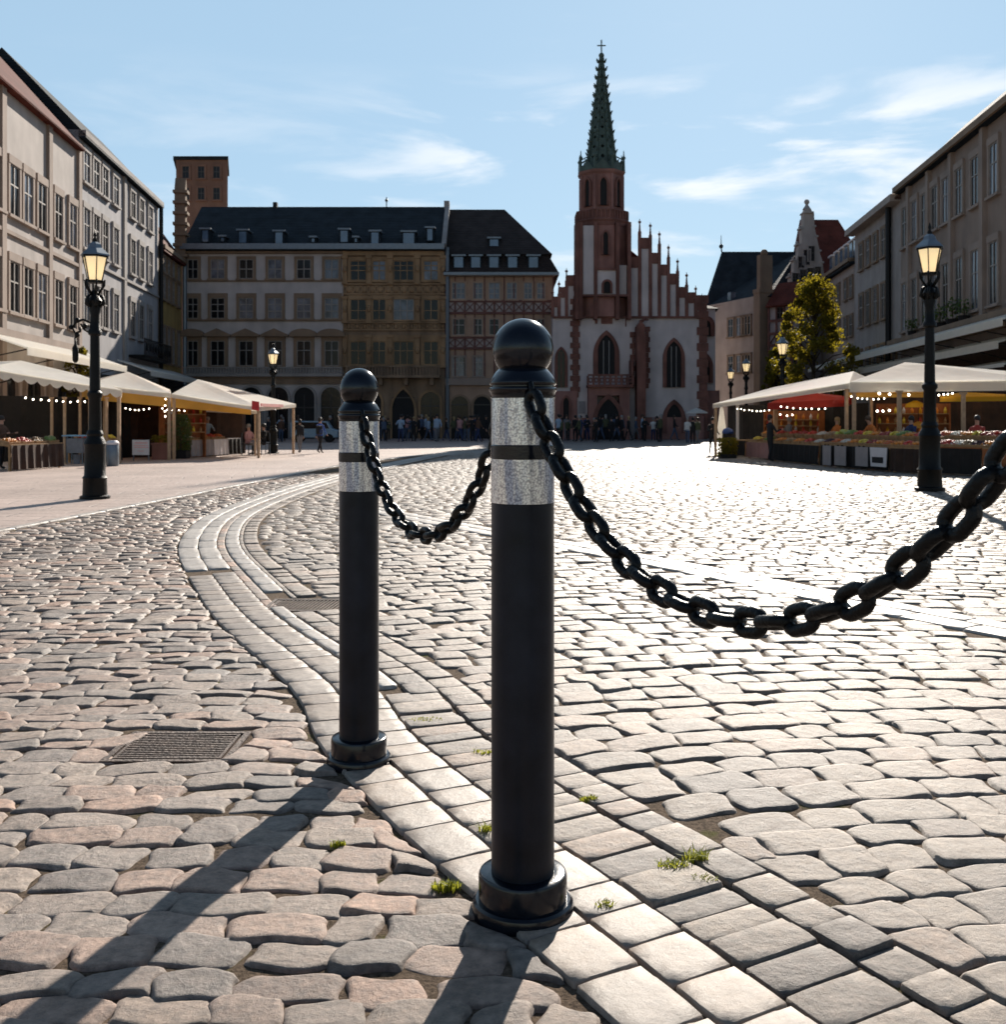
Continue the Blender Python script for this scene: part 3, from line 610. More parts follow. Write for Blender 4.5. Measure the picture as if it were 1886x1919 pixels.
def opening(b, name, cx, z0, w, h, fn, y=0, trim='trim', t=.22, inner='dark', bars=0, depth=.16, frame='frame_d', trans=None):
    out = fn(cx, z0, w + 2 * t, h + t); inn = fn(cx, z0, w, h)
    mb = MB(); mb.ring(out, inn, y - depth, y + .02); o = mb.build(name, M[trim], b)
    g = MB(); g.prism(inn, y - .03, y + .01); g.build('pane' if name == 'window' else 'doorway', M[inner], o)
    if bars or trans:
        g = MB(); 
        for i in range(bars): q = cx - w / 2 + w * (i + 1) / (bars + 1); g.box(q - .028, q + .028, y - .09, y - .03, z0, z0 + h - w * .35)
        for q in (trans or []): g.box(cx - w / 2, cx + w / 2, y - .085, y - .03, z0 + q - .04, z0 + q + .04)
        g.build('tracery' if fn is ogive else 'glazing_bars', M[frame], o)
    return o
def bld(label, A, B, H, depth, wallm, name='town_house', cat='building', body=True):
    dx, dy = B[0] - A[0], B[1] - A[1]; L_ = math.hypot(dx, dy)
    t = thing(name, label, cat, (A[0], A[1], 0), math.atan2(dy, dx), group=None)
    if body: mb = MB(); mb.box(0, L_, 0, depth, -.1, H); mb.build('wall', M[wallm], t)
    return t, L_
def gable_roof(b, x0, x1, y0, y1, z, zr, m='slate', ov=.35, hip0=0, hip1=0, yr=None, th=.12):
    yr = yr if yr is not None else (y0 + y1) / 2; k = (zr - z) / (yr - y0); ze = z - ov * k * .6
    mb = MB(); ya, yb = y0 - ov, y1 + ov
    v = [(x0, ya, ze), (x1, ya, ze), (x1, yb, ze), (x0, yb, ze), (x0 + hip0, yr, zr), (x1 - hip1, yr, zr)]
    lo = [(x0, ya, ze - th), (x1, ya, ze - th), (x1, yb, ze - th), (x0, yb, ze - th)]
    mb.add(v + lo, [(0, 1, 5, 4), (2, 3, 4, 5), (1, 2, 5), (3, 0, 4), (6, 7, 1, 0), (7, 8, 2, 1), (8, 9, 3, 2), (9, 6, 0, 3), (9, 8, 7, 6)])
    return mb.build('roof', M[m], b)
def dormer(b, cx, y, z, w, h, glass='glass', roofm='slate', fm='slate', d=1.2, parent_name='dormer', trim='lead'):
    mb = MB(); mb.box(cx - w / 2 - .1, cx + w / 2 + .1, y, y + d, z - .1, z + h); mb.cur = 1
    mb.box(cx - w / 2 - .2, cx + w / 2 + .2, y - .12, y + d, z + h, z + h + .12)
    o = mb.build(parent_name, [M[fm], M[trim]], b)
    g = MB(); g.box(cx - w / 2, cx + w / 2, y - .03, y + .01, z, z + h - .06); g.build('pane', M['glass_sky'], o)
    return o
FZ = 72.0; FS = F / FZ
def hz(py, d=FZ): return EYE + (HY - py) * d / F
def fx(px, d=FZ): return (px - CX) / F * d
# ---- pale building with pediments
x0 = fx(345); b, L_ = bld('long pale building with slate roof, arcade and pedimented first-floor windows', (x0, FZ), (fx(643), FZ), hz(463), 9, 'cream', 'arcaded_building')
lx_ = lambda px: fx(px) - x0
cols = [lx_(p) for p in (362, 408.5, 462, 516, 570, 622)]
for i, c in enumerate(cols):
    w_ = 1.0 if i else .75
    window(b, c, hz(523), w_, hz(486.5) - hz(523), mz=(.5,), glass='glass_l' if i % 2 else 'glass', t=.18, head=.03)
    window(b, c, hz(597.5), w_, hz(558.5) - hz(597.5), mz=(.36, .68), glass='glass' if i in (0, 1) else 'glass_l', t=.20, head=.12)
    window(b, c, hz(686), w_, hz(639) - hz(686), mz=(.62,), ped='tri' if i in (1, 2, 3) else 'seg', glass='glass', t=.24, head=.22, sill=False)
for z, h, p in ((hz(598.5) - .12, .1, .12), (hz(524.5) - .12, .08, .10)):
    mb = MB(); mb.box(0, L_, -p, .0, z - .02, z + h); mb.build('string_course', M['trim'], b)
mb = MB(); mb.box(-.05, L_ + .02, -.42, 0, hz(468), hz(463) + .02); mb.box(-.05, L_ + .02, -.25, 0, hz(476), hz(468)); mb.build('cornice', M['trim'], b)
mb = MB(); mb.box(0, L_, -.40, 0, hz(706), hz(700.5)); mb.box(0, L_, -.34, -.22, hz(690), hz(688))
for i in range(56): mb.box(i * L_ / 56 + .04, i * L_ / 56 + .14, -.33, -.24, hz(700.5), hz(690))
mb.build('balustrade', M['trim_grey'], b)
mb = MB(); mb.box(0, L_, -.12, 0, hz(720), hz(706)); mb.box(0, L_, -.2, 0, hz(709), hz(706)); mb.build('string_course', M['trim'], b)
for i, p in enumerate((371, 421, 471.5, 522, 571, 621)):
    opening(b, 'arch', lx_(p), 0, 1.42, hz(726), roundarch, trim='trim_grey', t=.16, bars=1, trans=(2.2,), inner='glass' if i != 4 else 'dark')
# shared slate roof
rb = thing('long_roof', 'long dark slate roof over the pale and the ornate brown buildings', 'roof', (x0, FZ, 0))
LL = fx(834) - x0
gable_roof(rb, -.1, LL, 0, 9, hz(462), hz(388, FZ + 4.5), ov=.5)
for p, w_, q in ((386, .45, 451), (418, .2, 450), (457, .55, 454), (525, .55, 456), (588, .2, 452), (646, .55, 452), (704, .55, 456), (767, .85, 457), (668, .15, 452), (806, .4, 448)):
    z = hz(q) - .1; yy = (z - hz(462)) / (hz(388, FZ + 4.5) - hz(462)) * 4.5 - .55
    dormer(rb, lx_(p), max(yy, -.35), z, w_ * .9, .85 if w_ > .3 else .3, glass='glass_l' if w_ > .3 else 'glass')
mb = MB(); mb.box(-.1, LL, -.72, -.50, hz(462) - .30, hz(459.5)); mb.build('gutter', M['lead'], rb)
mb = MB(); mb.bar((LL - .05, -.4, hz(462)), (LL - .05, 4.6, hz(386, FZ + 4.5)), .32); mb.box(LL - .3, LL + .1, 4.2, 4.8, hz(400, FZ + 4), hz(378, FZ + 4.5)); mb.build('fire_wall', M['trim_grey'], rb)
mb = MB(); mb.tube([(lx_(711) * 1.0, 4.5, hz(390, FZ + 4.5)), (lx_(711), 4.5, hz(370, FZ + 4.5))], .04, 6); mb.ball((lx_(711), 4.5, hz(376, FZ + 4.5)), .12, 8, 5)
mb.box(lx_(491) - .2, lx_(491) + .1, 4.3, 4.7, hz(392, FZ + 4.5), hz(380, FZ + 4.5)); mb.build('finial', M['iron'], rb)
mb = MB(); mb.tube([(.1, -.16, 0), (.1, -.16, hz(470))], .16, 8); mb.tube([(lx_(839), -.2, 0), (lx_(839), -.2, hz(465))], .14, 8); mb.build('drainpipe', M['lead'], rb)
# ---- ornate brown building
x1 = fx(643.5); b, L_ = bld('ornate gilded brown stone building with balcony and carved window bays', (x1, FZ), (fx(834), FZ), hz(463), 9, 'brown', 'carved_building')
lb = lambda px: fx(px) - x1
bays = [(672, 1.15, 2), (711, .95, 1), (757, 1.45, 3), (808, 1.05, 1)]
for p, w_, n in bays:
    window(b, lb(p), hz(526), w_, hz(489) - hz(526), trim='trim_brown', frame='trim_brown', mx=n - 1 if n > 1 else 1, mz=(.5, .75), glass='glass' if p in (672, 757) else 'glass_l', t=.16, head=.1)
    window(b, lb(p), hz(600), w_, hz(561) - hz(600), trim='trim_brown', frame='frame_w' if p == 757 else 'trim_brown', mx=n - 1 if n > 1 else 1, mz=(.45,), glass='glass_l' if p == 757 else 'glass', t=.16, head=.12)
    window(b, lb(p), hz(684), w_, hz(640) - hz(684), trim='trim_brown', frame='trim_brown', mx=n - 1 if n > 1 else 1, mz=(.6,), glass='glass', t=.2, head=.25, sill=False)
pil = (647, 692, 732, 783, 831)
for p in pil:
    mb = MB()
    for za, zb in ((hz(530), hz(480)), (hz(603), hz(556)), (hz(686), hz(628))):
        mb.box(lb(p) - .16, lb(p) + .16, -.22, 0, za, zb - .2); mb.box(lb(p) - .22, lb(p) + .22, -.3, 0, zb - .2, zb); mb.box(lb(p) - .22, lb(p) + .22, -.28, 0, za - .12, za)
        mb.ball((lb(p), -.26, (za + zb) / 2), .16, 8, 5, (1, .8, 1.6)); mb.build('pilaster', M['trim_brown'], b); mb = MB()
for za, zb in ((553, 532), (620, 604)):
    mb = MB(); mb.box(0, L_, -.16, 0, hz(za), hz(za) + .12); mb.box(0, L_, -.18, 0, hz(zb) - .1, hz(zb)); n = 26
    for i in range(n):
        cx = (i + .5) * L_ / n; zc = (hz(za) + hz(zb)) / 2; hh = (hz(zb) - hz(za)) / 2 - .14
        if i % 2: mb.ball((cx, -.08, zc), hh, 8, 5, (.8, .35, 1))
        else: mb.ring([(cx - .12, zc - hh), (cx + .12, zc - hh), (cx + .12, zc + hh), (cx - .12, zc + hh)], [(cx - .05, zc - hh * .5), (cx + .05, zc - hh * .5), (cx + .05, zc + hh * .5), (cx - .05, zc + hh * .5)], -.12, 0)
    mb.build('carved_frieze', M['trim_brown'], b)
mb = MB(); mb.box(-.02, L_ - .05, -.45, 0, hz(470), hz(462)); mb.box(0, L_ - .05, -.25, 0, hz(480), hz(470)); mb.build('cornice', M['trim_brown'], b)
mb = MB(); mb.box(.3, L_ - .3, -1.0, 0, hz(709), hz(704)); mb.box(.3, L_ - .3, -1.0, -.86, hz(689), hz(686.5))
for i in range(30): q = .35 + i * (L_ - .75) / 29; mb.box(q, q + .1, -.98, -.88, hz(704), hz(689))
for q in (.8, 2.6, 4.4, 6.2): mb.prism([(q, hz(722)), (q + .25, hz(722)), (q + .25, hz(709)), (q, hz(709))], -.7, 0)
mb.build('balcony', M['brown'], b)
opening(b, 'portal', lb(756), 0, 1.55, hz(730), ogive, trim='trim_brown', t=.2, trans=(2.9,))
opening(b, 'arch', lb(807), 0, 1.35, hz(735), roundarch, trim='trim_brown', t=.18, inner='glass', bars=1, trans=(2.3,))
opening(b, 'arch', lb(697), 0, 1.35, hz(735), roundarch, trim='trim_brown', t=.18, inner='dark', bars=1)
# ---- half-timbered corner house
x2 = fx(835); b, L_ = bld('half-timbered corner house with steep slate mansard roof and stone arcade', (x2, FZ), (fx(1037), FZ), hz(514), 9.5, 'htwall', 'half_timbered_house')
lc = lambda px: fx(px) - x2
for p, w_, n in ((860, .95, 2), (896, .68, 1), (926.5, .78, 1), (959.5, .72, 1), (990, .58, 1), (1014, .58, 1)):
    window(b, lc(p), hz(561), w_, hz(530) - hz(561), trim='htwall', frame='frame_w', mx=n, mz=(.33, .66), glass='glass_l', t=.08)
    if p < 940 or p > 1005: window(b, lc(p), hz(628), w_ * .9, hz(598) - hz(628), trim='htwall', frame='frame_w', mx=1, mz=(.62,), glass='glass', t=.08)
    if p < 905: window(b, lc(p), hz(705), w_ * .95, hz(669) - hz(705), trim='trim_pink', frame='frame_w', mx=1, mz=(.4, .7), glass='glass_l', t=.10)
for za, zb in ((586, 566), (652, 634)):
    mb = MB(); mb.box(.1, L_ - .05, -.05, 0, hz(za), hz(zb)); mb.build('infill_panel', M['infill'], b)
    mb = MB(); mb.box(0, L_, -.14, 0, hz(za) - .12, hz(za) + .04); mb.box(0, L_, -.14, 0, hz(zb) - .04, hz(zb) + .12); n = 11
    for i in range(n + 1): q = i * L_ / n; mb.box(q - .06, q + .06, -.12, 0, hz(za), hz(zb))
    for i in range(n):
        a_, c_ = i * L_ / n, (i + 1) * L_ / n
        mb.bar((a_, -.08, hz(za)), (c_, -.08, hz(zb)), .09, .06); mb.bar((a_, -.085, hz(zb)), (c_, -.085, hz(za)), .09, .06)
    mb.build('timber_frame', M['timber'], b)
mb = MB()
for q in np.linspace(0, L_, 12): mb.box(q - .05, q + .05, -.07, 0, hz(634), hz(586)); mb.box(q - .045, q + .045, -.065, 0, hz(566), hz(518)); mb.box(q - .05, q + .05, -.07, 0, hz(708), hz(652))
mb.build('timber_posts', M['timber'], b)
mb = MB(); mb.box(-.02, L_ + .1, -.42, 0, hz(519), hz(513)); mb.build('cornice', M['trim_pink'], b)
mb = MB(); mb.box(0, L_, -.3, 0, hz(722), hz(709)); mb.build('string_course', M['trim_pink'], b)
for p in (862, 904, 946, 988, 1024): opening(b, 'arch', lc(p), 0, 1.2 if p < 1020 else .7, hz(743), roundarch, trim='trim', t=.15, inner='glass' if p == 862 else 'dark', trans=(2.4,))
# mansard and hip
zA, zB, zC = hz(513), hz(474), hz(393, FZ + 4.7)
mb = MB(); e = .4
v = [(-.1, -e, zA), (L_ + e, -e, zA), (L_ + e, 9.9, zA), (-.1, 9.9, zA), (-.1, .55, zB), (L_ - .35, .55, zB), (L_ - .35, 9, zB), (-.1, 9, zB), (-.1, .25, zB - .05), (L_ - .05, .25, zB - .05), (L_ - .05, 9.3, zB - .05), (-.1, 9.3, zB - .05),
     (-.1, 4.7, zC), (lc(940) * 1.06, 4.7, zC), (-.1, -e, zA - .15), (L_ + e, -e, zA - .15), (L_ + e, 9.9, zA - .15), (-.1, 9.9, zA - .15), (L_ * .97, .1, (zA + zB) / 2 + .1), (L_ - .05, .1, zA + .9)]
mb.add(v[:18], [(0, 1, 5, 4), (1, 2, 6, 5), (2, 3, 7, 6), (8, 9, 13, 12), (9, 10, 13), (10, 11, 12, 13), (3, 0, 4, 7), (11, 8, 12), (4, 5, 9, 8), (5, 6, 10, 9), (14, 15, 1, 0), (15, 16, 2, 1), (14, 0, 3, 17), (17, 16, 15, 14), (16, 17, 3, 2), (6, 7, 11, 10)])
rf = mb.build('roof', M['slate_b'], b)
for p in (860, 892, 926, 961, 1000): dormer(rf, lc(p), -.12, hz(502), .62, hz(481) - hz(502), glass='glass_l', d=.8)
dormer(rf, lc(926), 1.05, hz(459), .6, .62, glass='glass', d=1.2)
mb = MB(); mb.box(-.1, L_ + .4, -.62, -.4, zA - .18, zA + .02); mb.build('gutter', M['lead'], rf)
# ---- tower block behind
b, L_ = bld('tall brown brick tower block rising behind the pale building', (fx(330, 92), 92), (fx(427, 92), 92), hz(300, 92), 6, 'tower', 'tower_block', body=False)
mb = MB(); sh_ = -.2716 * 6; mb.vprism([(0, 0), (L_, 0), (L_ + sh_, 6), (sh_, 6)], -.1, hz(300, 92)); mb.build('wall', M['tower'], b)
mb = MB(); mb.vprism([(-.2, -.2), (L_ + .1, -.2), (L_ + .1 + sh_, 6.2), (-.2 + sh_, 6.2)], hz(300, 92), hz(294, 92)); mb.build('roof', M['slate'], b)
for i in range(3):
    for j in range(2): window(b, .9 + i * 1.4 - .0, hz(375 - 40 * j, 92), .6, 1.1, trim='tower', frame='frame_d')
# ---- left side of the square
def wl(px): r = (px - CX) / F; y = -15.1 / (r + .107); return (r * y, y)
def side(label, pa, pb, H, depth, wallm, f, name='town_house'):
    A, B = f(pa), f(pb); b, L_ = bld(label, A, B, H, depth, wallm, name)
    def loc(px): p = f(px); return math.hypot(p[0] - A[0], p[1] - A[1])
    return b, L_, loc
def rows(b, loc, pxs, zs, w, trim='trim', glass='glass', t=.18, frame='frame_w', **k):
    for z, h in zs:
        for i, p in enumerate(pxs): window(b, loc(p), z, w, h, trim=trim, frame=frame, glass=glass if (i + int(z)) % 3 else ('glass' if glass != 'glass' else 'glass_l'), t=t, **k)
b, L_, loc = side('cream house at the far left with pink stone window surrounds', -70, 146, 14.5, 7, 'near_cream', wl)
rows(b, loc, (-40, -8, 24, 50, 76, 107, 134), ((5.6, 2.0), (9.4, 2.0)), 1.0, 'trim_pink', mz=(.6,), head=.15)
mb = MB(); mb.box(0, L_, -.25, 0, 4.55, 4.85); mb.box(0, L_, -.12, 0, 8.6, 8.75); mb.build('string_course', M['trim_pink'], b)
for p in (2, 90, 146): mb = MB(); q = loc(p); mb.box(q - .22, q + .22, -.14, 0, 0, 14.5); mb.build('pilaster', M['trim_pink'], b)
gable_roof(b, 0, L_, 0, 7, 14.5, 18.5, 'redtile')
for p in (-40, 10, 60, 115): opening(b, 'shop_window', loc(p), .3, 1.9, 3.2, roundarch, trim='trim_pink', t=.15, inner='glass', bars=1)
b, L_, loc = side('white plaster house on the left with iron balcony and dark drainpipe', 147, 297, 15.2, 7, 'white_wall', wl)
rows(b, loc, (160, 178, 195, 215, 247, 263.5, 280), ((6.1, 2.0), (9.7, 1.95), (12.9, 1.5)), .95, 'trim_grey', mz=(.6,), head=.1, glass='glass')
mb = MB(); mb.box(0, L_, -.12, 0, 9.1, 9.2); mb.box(0, L_, -.35, 0, 14.9, 15.2); mb.build('string_course', M['trim_grey'], b)
q = loc(232); mb = MB(); mb.box(q - .25, q + .25, -.12, 0, 0, 15); mb.build('pilaster', M['trim_grey'], b)
gable_roof(b, 0, L_, 0, 7, 15.2, 19, 'slate')
mb = MB(); mb.tube([(L_ - .15, -.2, 0), (L_ - .15, -.2, 15)], .13, 8); mb.build('drainpipe', M['iron'], b)
mb = MB(); qa_, qb_ = loc(241), loc(294); mb.box(qa_, qb_, -.9, 0, 4.9, 5.05); mb.box(qa_, qb_, -.9, -.85, 5.95, 6.0)
for i in range(26): x = qa_ + (qb_ - qa_) * i / 25; mb.box(x - .02, x + .02, -.9, -.86, 5.05, 5.97)
for i in range(9): mb.ball((qa_ + (qb_ - qa_) * (i + .5) / 9, -.92, 5.5), .26, 8, 5, (.9, .2, 1))
mb.build('balcony', M['iron'], b)
mb = MB(); mb.box(.3, L_ - .2, -.05, 0, .2, 3.7); mb.build('shop_front', M['dark'], b)
b, L_, loc = side('narrow ochre yellow house with dark red roof in the left far corner', 298, 341, 12.6, 7, 'yellow', wl)
rows(b, loc, (306, 314.5, 323, 333), ((5.1, 2.3), (9.2, 1.5), (10.95, 1.0)), .72, 'trim', glass='glass', frame='frame_w', t=.1, mz=(.3, .65), head=.05)
gable_roof(b, 0, L_ - .3, 0, 7, 12.6, 17.6, 'redtile')
mb = MB(); mb.box(0, L_, -.4, 0, 12.35, 12.6); mb.build('cornice', M['trim'], b)
mb = MB(); mb.box(0.1, L_ - .1, -.08, 0, .2, 4.0); mb.build('shop_front', M['dark'], b)
mb = MB(); mb.prism([(L_ - .55, 12.5), (L_ - .05, 12.5), (L_ - .05, 17.6), (L_ - .3, 18.4), (L_ - .55, 17.6)], -.35, .4)
for i in range(7): mb.box(L_ - .7, L_ + .1, -.5, .5, 12.8 + i * .75, 13.0 + i * .75)
mb.build('corner_pinnacle', M['trim'], b)
def awning(label, f, pa, pb, z0, z1, out, m='canvas', group='awnings on the house fronts', th=.06, val=.28):
    A, B = f(pa), f(pb); dx, dy = B[0] - A[0], B[1] - A[1]; L_ = math.hypot(dx, dy)
    t = thing('shop_awning', label, 'awning', (A[0], A[1], 0), math.atan2(dy, dx), group)
    mb = MB(); mb.add([(0, -.16, z1), (L_, -.16, z1), (L_, -out, z0), (0, -out, z0), (0, -.16, z1 - th), (L_, -.16, z1 - th), (L_, -out, z0 - th), (0, -out, z0 - th)],
                      [(0, 1, 2, 3), (7, 6, 5, 4), (0, 4, 5, 1), (1, 5, 6, 2), (2, 6, 7, 3), (3, 7, 4, 0)]); mb.build('canopy', M[m], t)
    mb = MB(); mb.box(0, L_, -out - .03, -out - .005, z0 - val, z0 + .02); mb.build('valance', M[m], t)
    mb = MB()
    for x in np.linspace(.1, L_ - .1, max(2, int(L_ / 3))): mb.bar((x, -.1, z0 - .5), (x, -out + .05, z0 - .07), .04)
    mb.build('awning_arm', M['iron'], t)
    return t
awning('wide white awning on the cream house at the far left', wl, -60, 157, 3.95, 4.6, 2.0)
awning('lower small white awning under the wide one at the far left', wl, -30, 112, 3.1, 3.5, 1.6, val=.15)
awning('long white sloping awning on the white left house below the balcony', wl, 214, 322, 4.0, 4.6, 1.9)
# ---- right side of the square
def wr(px): r = (px - CX) / F; y = 16.3 / (r - .11); return (r * y, y)
b, L_, loc = side('beige house with row of white dormers right of the tree', 1541, 1602, 12.3, 7, 'beige', wr)
rows(b, loc, (1549, 1556, 1563.5, 1573, 1586.6, 1597), ((9.75, 1.4), (7.1, 1.4), (4.2, 1.5)), .85, 'trim', glass='glass_l', t=.12)
rf = gable_roof(b, 0, L_, 0, 7, 12.3, 16.6, 'slate')
for p in (1553, 1563, 1572, 1581, 1590, 1598): dormer(rf, loc(p), .2, 12.5, .75, 1.2, fm='frame_w', trim='white_p', d=1.6)
mb = MB(); mb.box(0, L_, -.45, 0, 12.1, 12.35); mb.build('gutter', M['trim'], b)
b, L_, loc = side('tall plain grey-beige house with dark drainpipe on the right', 1602.5, 1689, 14.2, 7, 'beige_b', wr)
rows(b, loc, (1616, 1629, 1643, 1658), ((7.45, 2.1), (11.2, 1.7)), .9, 'trim', t=.15, glass='glass', mz=(.6,))
rows(b, loc, (1614, 1629, 1643, 1656, 1678), ((4.7, 1.2),), .9, 'trim_brown', t=.12)
gable_roof(b, -.2, L_, 0, 7, 14.2, 17.6, 'redtile')
mb = MB(); mb.box(-.3, L_, -.6, 0, 13.8, 14.2); mb.build('cornice', M['beige'], b)
mb = MB(); q = loc(1672); mb.tube([(q, -.2, 0), (q, -.2, 14)], .17, 8); mb.build('drainpipe', M['iron'], b)
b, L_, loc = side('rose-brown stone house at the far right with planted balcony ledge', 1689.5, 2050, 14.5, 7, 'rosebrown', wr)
rows(b, loc, (1698, 1716, 1735, 1754, 1775, 1800, 1830, 1865, 1905, 1950), ((6.3, 2.7), (11.0, 2.2)), .95, 'trim_pink', t=.2, glass='glass', mz=(.62,), head=.12)
for p in (1707, 1744, 1787, 1847, 1925): mb = MB(); q = loc(p); mb.box(q - .2, q + .2, -.2, 0, 5.9, 14.4); mb.build('pilaster', M['trim_pink'], b)
mb = MB(); mb.box(0, L_, -.8, 0, 5.55, 5.8); mb.box(0, L_, -.3, 0, 5.2, 5.55); mb.box(0, L_, -.5, 0, 14.2, 14.5); mb.build('string_course', M['trim'], b)
gable_roof(b, 0, L_, 0, 7, 14.5, 18, 'slate')
mb = MB(); mb.box(.3, L_ - .3, -.05, 0, .2, 4.6); mb.build('shop_front', M['browncloth'], b)
def shrub(loc3, r, n, label, name='balcony_plant', cat='plant', m='leaf_d', pot=True, lf=.16, group=None, hs=1.0, potm='darkcloth', ph=.3):
    t = thing(name, label, cat, loc3, group=group); mb = MB()
    for i in range(n):
        d = Vector((random.gauss(0, 1), random.gauss(0, 1), random.gauss(0, 1))).normalized() * r * (random.random() ** .45); d.z *= hs
        c = d + Vector((0, 0, ph + r * hs * .9)); nrm = Vector((random.gauss(0, 1), random.gauss(0, 1), random.gauss(0, 1))).normalized(); u = nrm.orthogonal().normalized(); v = nrm.cross(u); s = lf * random.uniform(.5, 1.2)
        mb.add([c - u * s * .5, c + v * s * .3, c + u * s * .5, c - v * s * .3], [(0, 1, 2, 3)])
    mb.build('foliage', M[m], t)
    mb = MB(); mb.tube([(0, 0, ph * .6), (0, 0, ph + r * hs)], .03, 5); mb.build('stem', M['bark'], t)
    if pot: mb = MB(); mb.lathe([(r * .45, 0), (r * .62, ph)], 12); mb.build('pot', M[potm], t)
    return t
for i, (p, r) in enumerate(((1722, .38), (1756, .42), (1776, .5), (1800, .55), (1822, .45))):
    A = wr(p); shrub((A[0] - .35, A[1], 5.8), r, 120, 'dark leafy plant on the balcony ledge of the rose-brown house, %s from the drainpipe' % ORD[i], group='plants on the balcony ledge')
awning('long white upper awning on the houses behind the right tents', wr, 1574, 2000, 5.05, 5.75, 2.2)
awning('lower cream awning on the rose-brown house at the far right', wr, 1600, 1960, 4.35, 4.8, 1.7)
awning('lowest pale awning at the far right edge', wr, 1768, 1960, 3.5, 3.8, 1.5, val=.12)
# ---- houses beyond the church
def poly_building(label, name, wallpoly, H, wallm): pass
Za, Zb = (17.7, 88.0), (20.35, 80.3)
b, L_ = bld('beige building with big hipped slate roof just right of the church', Za, Zb, 11.2, 7, 'beige', 'hip_roofed_building')
loc2 = lambda px: (lambda r: math.hypot(*(np.array([r * (yy := (Za[0] + (Za[1]) * .3442) / (r + .3442)), yy]) - np.array(Za))))((px - CX) / F)
rows(b, loc2, (1371, 1387, 1397, 1403), ((8.2, 1.5), (5.2, 1.4)), .8, 'trim', t=.14, glass='glass', mz=(.6,))
inv = Matrix.Rotation(-math.atan2(Zb[1] - Za[1], Zb[0] - Za[0]), 3, 'Z')
def L3(p): return inv @ (Vector(p) - Vector((Za[0], Za[1], 0)))
eL, eR, r0_, r1_ = Vector((17.45, 88.4, 11.0)), Vector((20.9, 79.3, 11.0)), Pt(1353, 472, 91), Pt(1495, 472, 88)
bk = [Vector((30, 97, 11.0)), Vector((33, 87, 11.0))]
mb = MB(); mb.add([L3(p) for p in (eL, eR, bk[1], bk[0], r0_, r1_)] , [(0, 1, 5, 4), (1, 2, 5), (2, 3, 4, 5), (3, 0, 4), (3, 2, 1, 0)]); rf = mb.build('roof', M['slate'], b)
mb = MB(); p = L3(Pt(1352, 462, 91)); mb.tube([L3(r0_), p, p + Vector((0, 0, 1.0))], [.07, .05, .02], 6); mb.ball(p, .2, 8, 5); mb.build('finial', M['iron'], rf)
p = L3(Pt(1372, 556, 85.8)); mb = MB(); mb.obox(p, (.25, .25, .35), Matrix.Identity(3)); mb.build('roof_window', M['glass_l'], rf)
mb = MB(); q = math.hypot(Zb[0] - Za[0], Zb[1] - Za[1]); mb.box(q - .1, q + .75, -.5, 1.2, 0, 11.3); mb.box(q - .15, q + .8, -.55, 1.25, 11.3, 11.6); mb.box(q + .05, q + .55, -.3, .8, 11.6, 14.3); mb.ball((q + .3, .2, 14.5), .3, 8, 5); mb.build('corner_pier', M['trim'], b)
b, L_ = bld('small half-timbered house with red roof between the beige building and the stepped gable', (20.75, 79.0), (22.6, 77.0), 10.4, 3, 'infill', 'half_timbered_house')
mb = MB()
for z in (5.2, 7.0, 7.9, 8.9, 10.1): mb.box(0, L_, -.09, 0, z, z + .2)
for x in np.linspace(0, L_, 5): mb.box(x - .08, x + .08, -.08, 0, 3.5, 10.4)
for x in np.linspace(0, L_ * .75, 4): mb.bar((x, -.05, 7.1), (x + L_ / 4, -.05, 8.0), .1, .06)
mb.build('timber_frame', M['timber'], b)
for z in (5.5, 9.1): window(b, L_ * .37, z, .6, .9, trim='timber', frame='frame_d', t=.06, sill=False); window(b, L_ * .8, z, .5, .9, trim='timber', frame='frame_d', t=.06, sill=False)
gable_roof(b, -.1, L_ + .2, 0, 3, 10.4, 12.1, 'redtile')
# stepped gable house
GZ = 80.0
b = thing('stepped_gable_house', 'tall grey-beige house with curved stepped gable and pinnacle behind the tree', 'building', (fx(1512, GZ), GZ, 0))
gx = lambda px: fx(px, GZ) - fx(1512, GZ); gz = lambda py: hz(py, GZ)
prof = [(1476, 850), (1552, 850), (1551, 545), (1546, 528), (1545.5, 520), (1541.6, 487), (1538, 478), (1536, 466), (1530, 440), (1527, 425), (1526.5, 400), (1523, 397), (1520, 391), (1511, 391), (1508, 397), (1507, 400), (1507, 427), (1503, 430), (1504, 455), (1498, 460), (1496, 486), (1489, 489), (1488, 515), (1482, 520), (1481, 556), (1476, 560)]
mb = MB(); mb.prism([(gx(a), max(gz(c), -.1)) for a, c in prof], 0, .8); mb.build('gable_wall', M['beige_b'], b)
mb = MB()
for a, c in ((1503, 428), (1497, 458), (1489, 487), (1482, 518), (1477, 557), (1527, 424), (1531, 443), (1537, 470), (1542, 492), (1546, 525)):
    mb.box(gx(a) - .13, gx(a) + .13, -.05, .85, gz(c) - .06, gz(c) + .08); mb.ball((gx(a), .4, gz(c) + .18), .11, 8, 5); mb.build('gable_coping', M['trim_grey'], b); mb = MB()
mb.box(gx(1506), gx(1525), -.15, .95, gz(400), gz(397)); mb.tube([(gx(1515.5), .4, gz(391)), (gx(1515.5), .4, gz(383)), (gx(1515.5), .4, gz(372))], [.35, .12, .05], 8); mb.ball((gx(1515.5), .4, gz(377)), .22, 8, 5)
mb.build('gable_coping', M['trim_grey'], b)
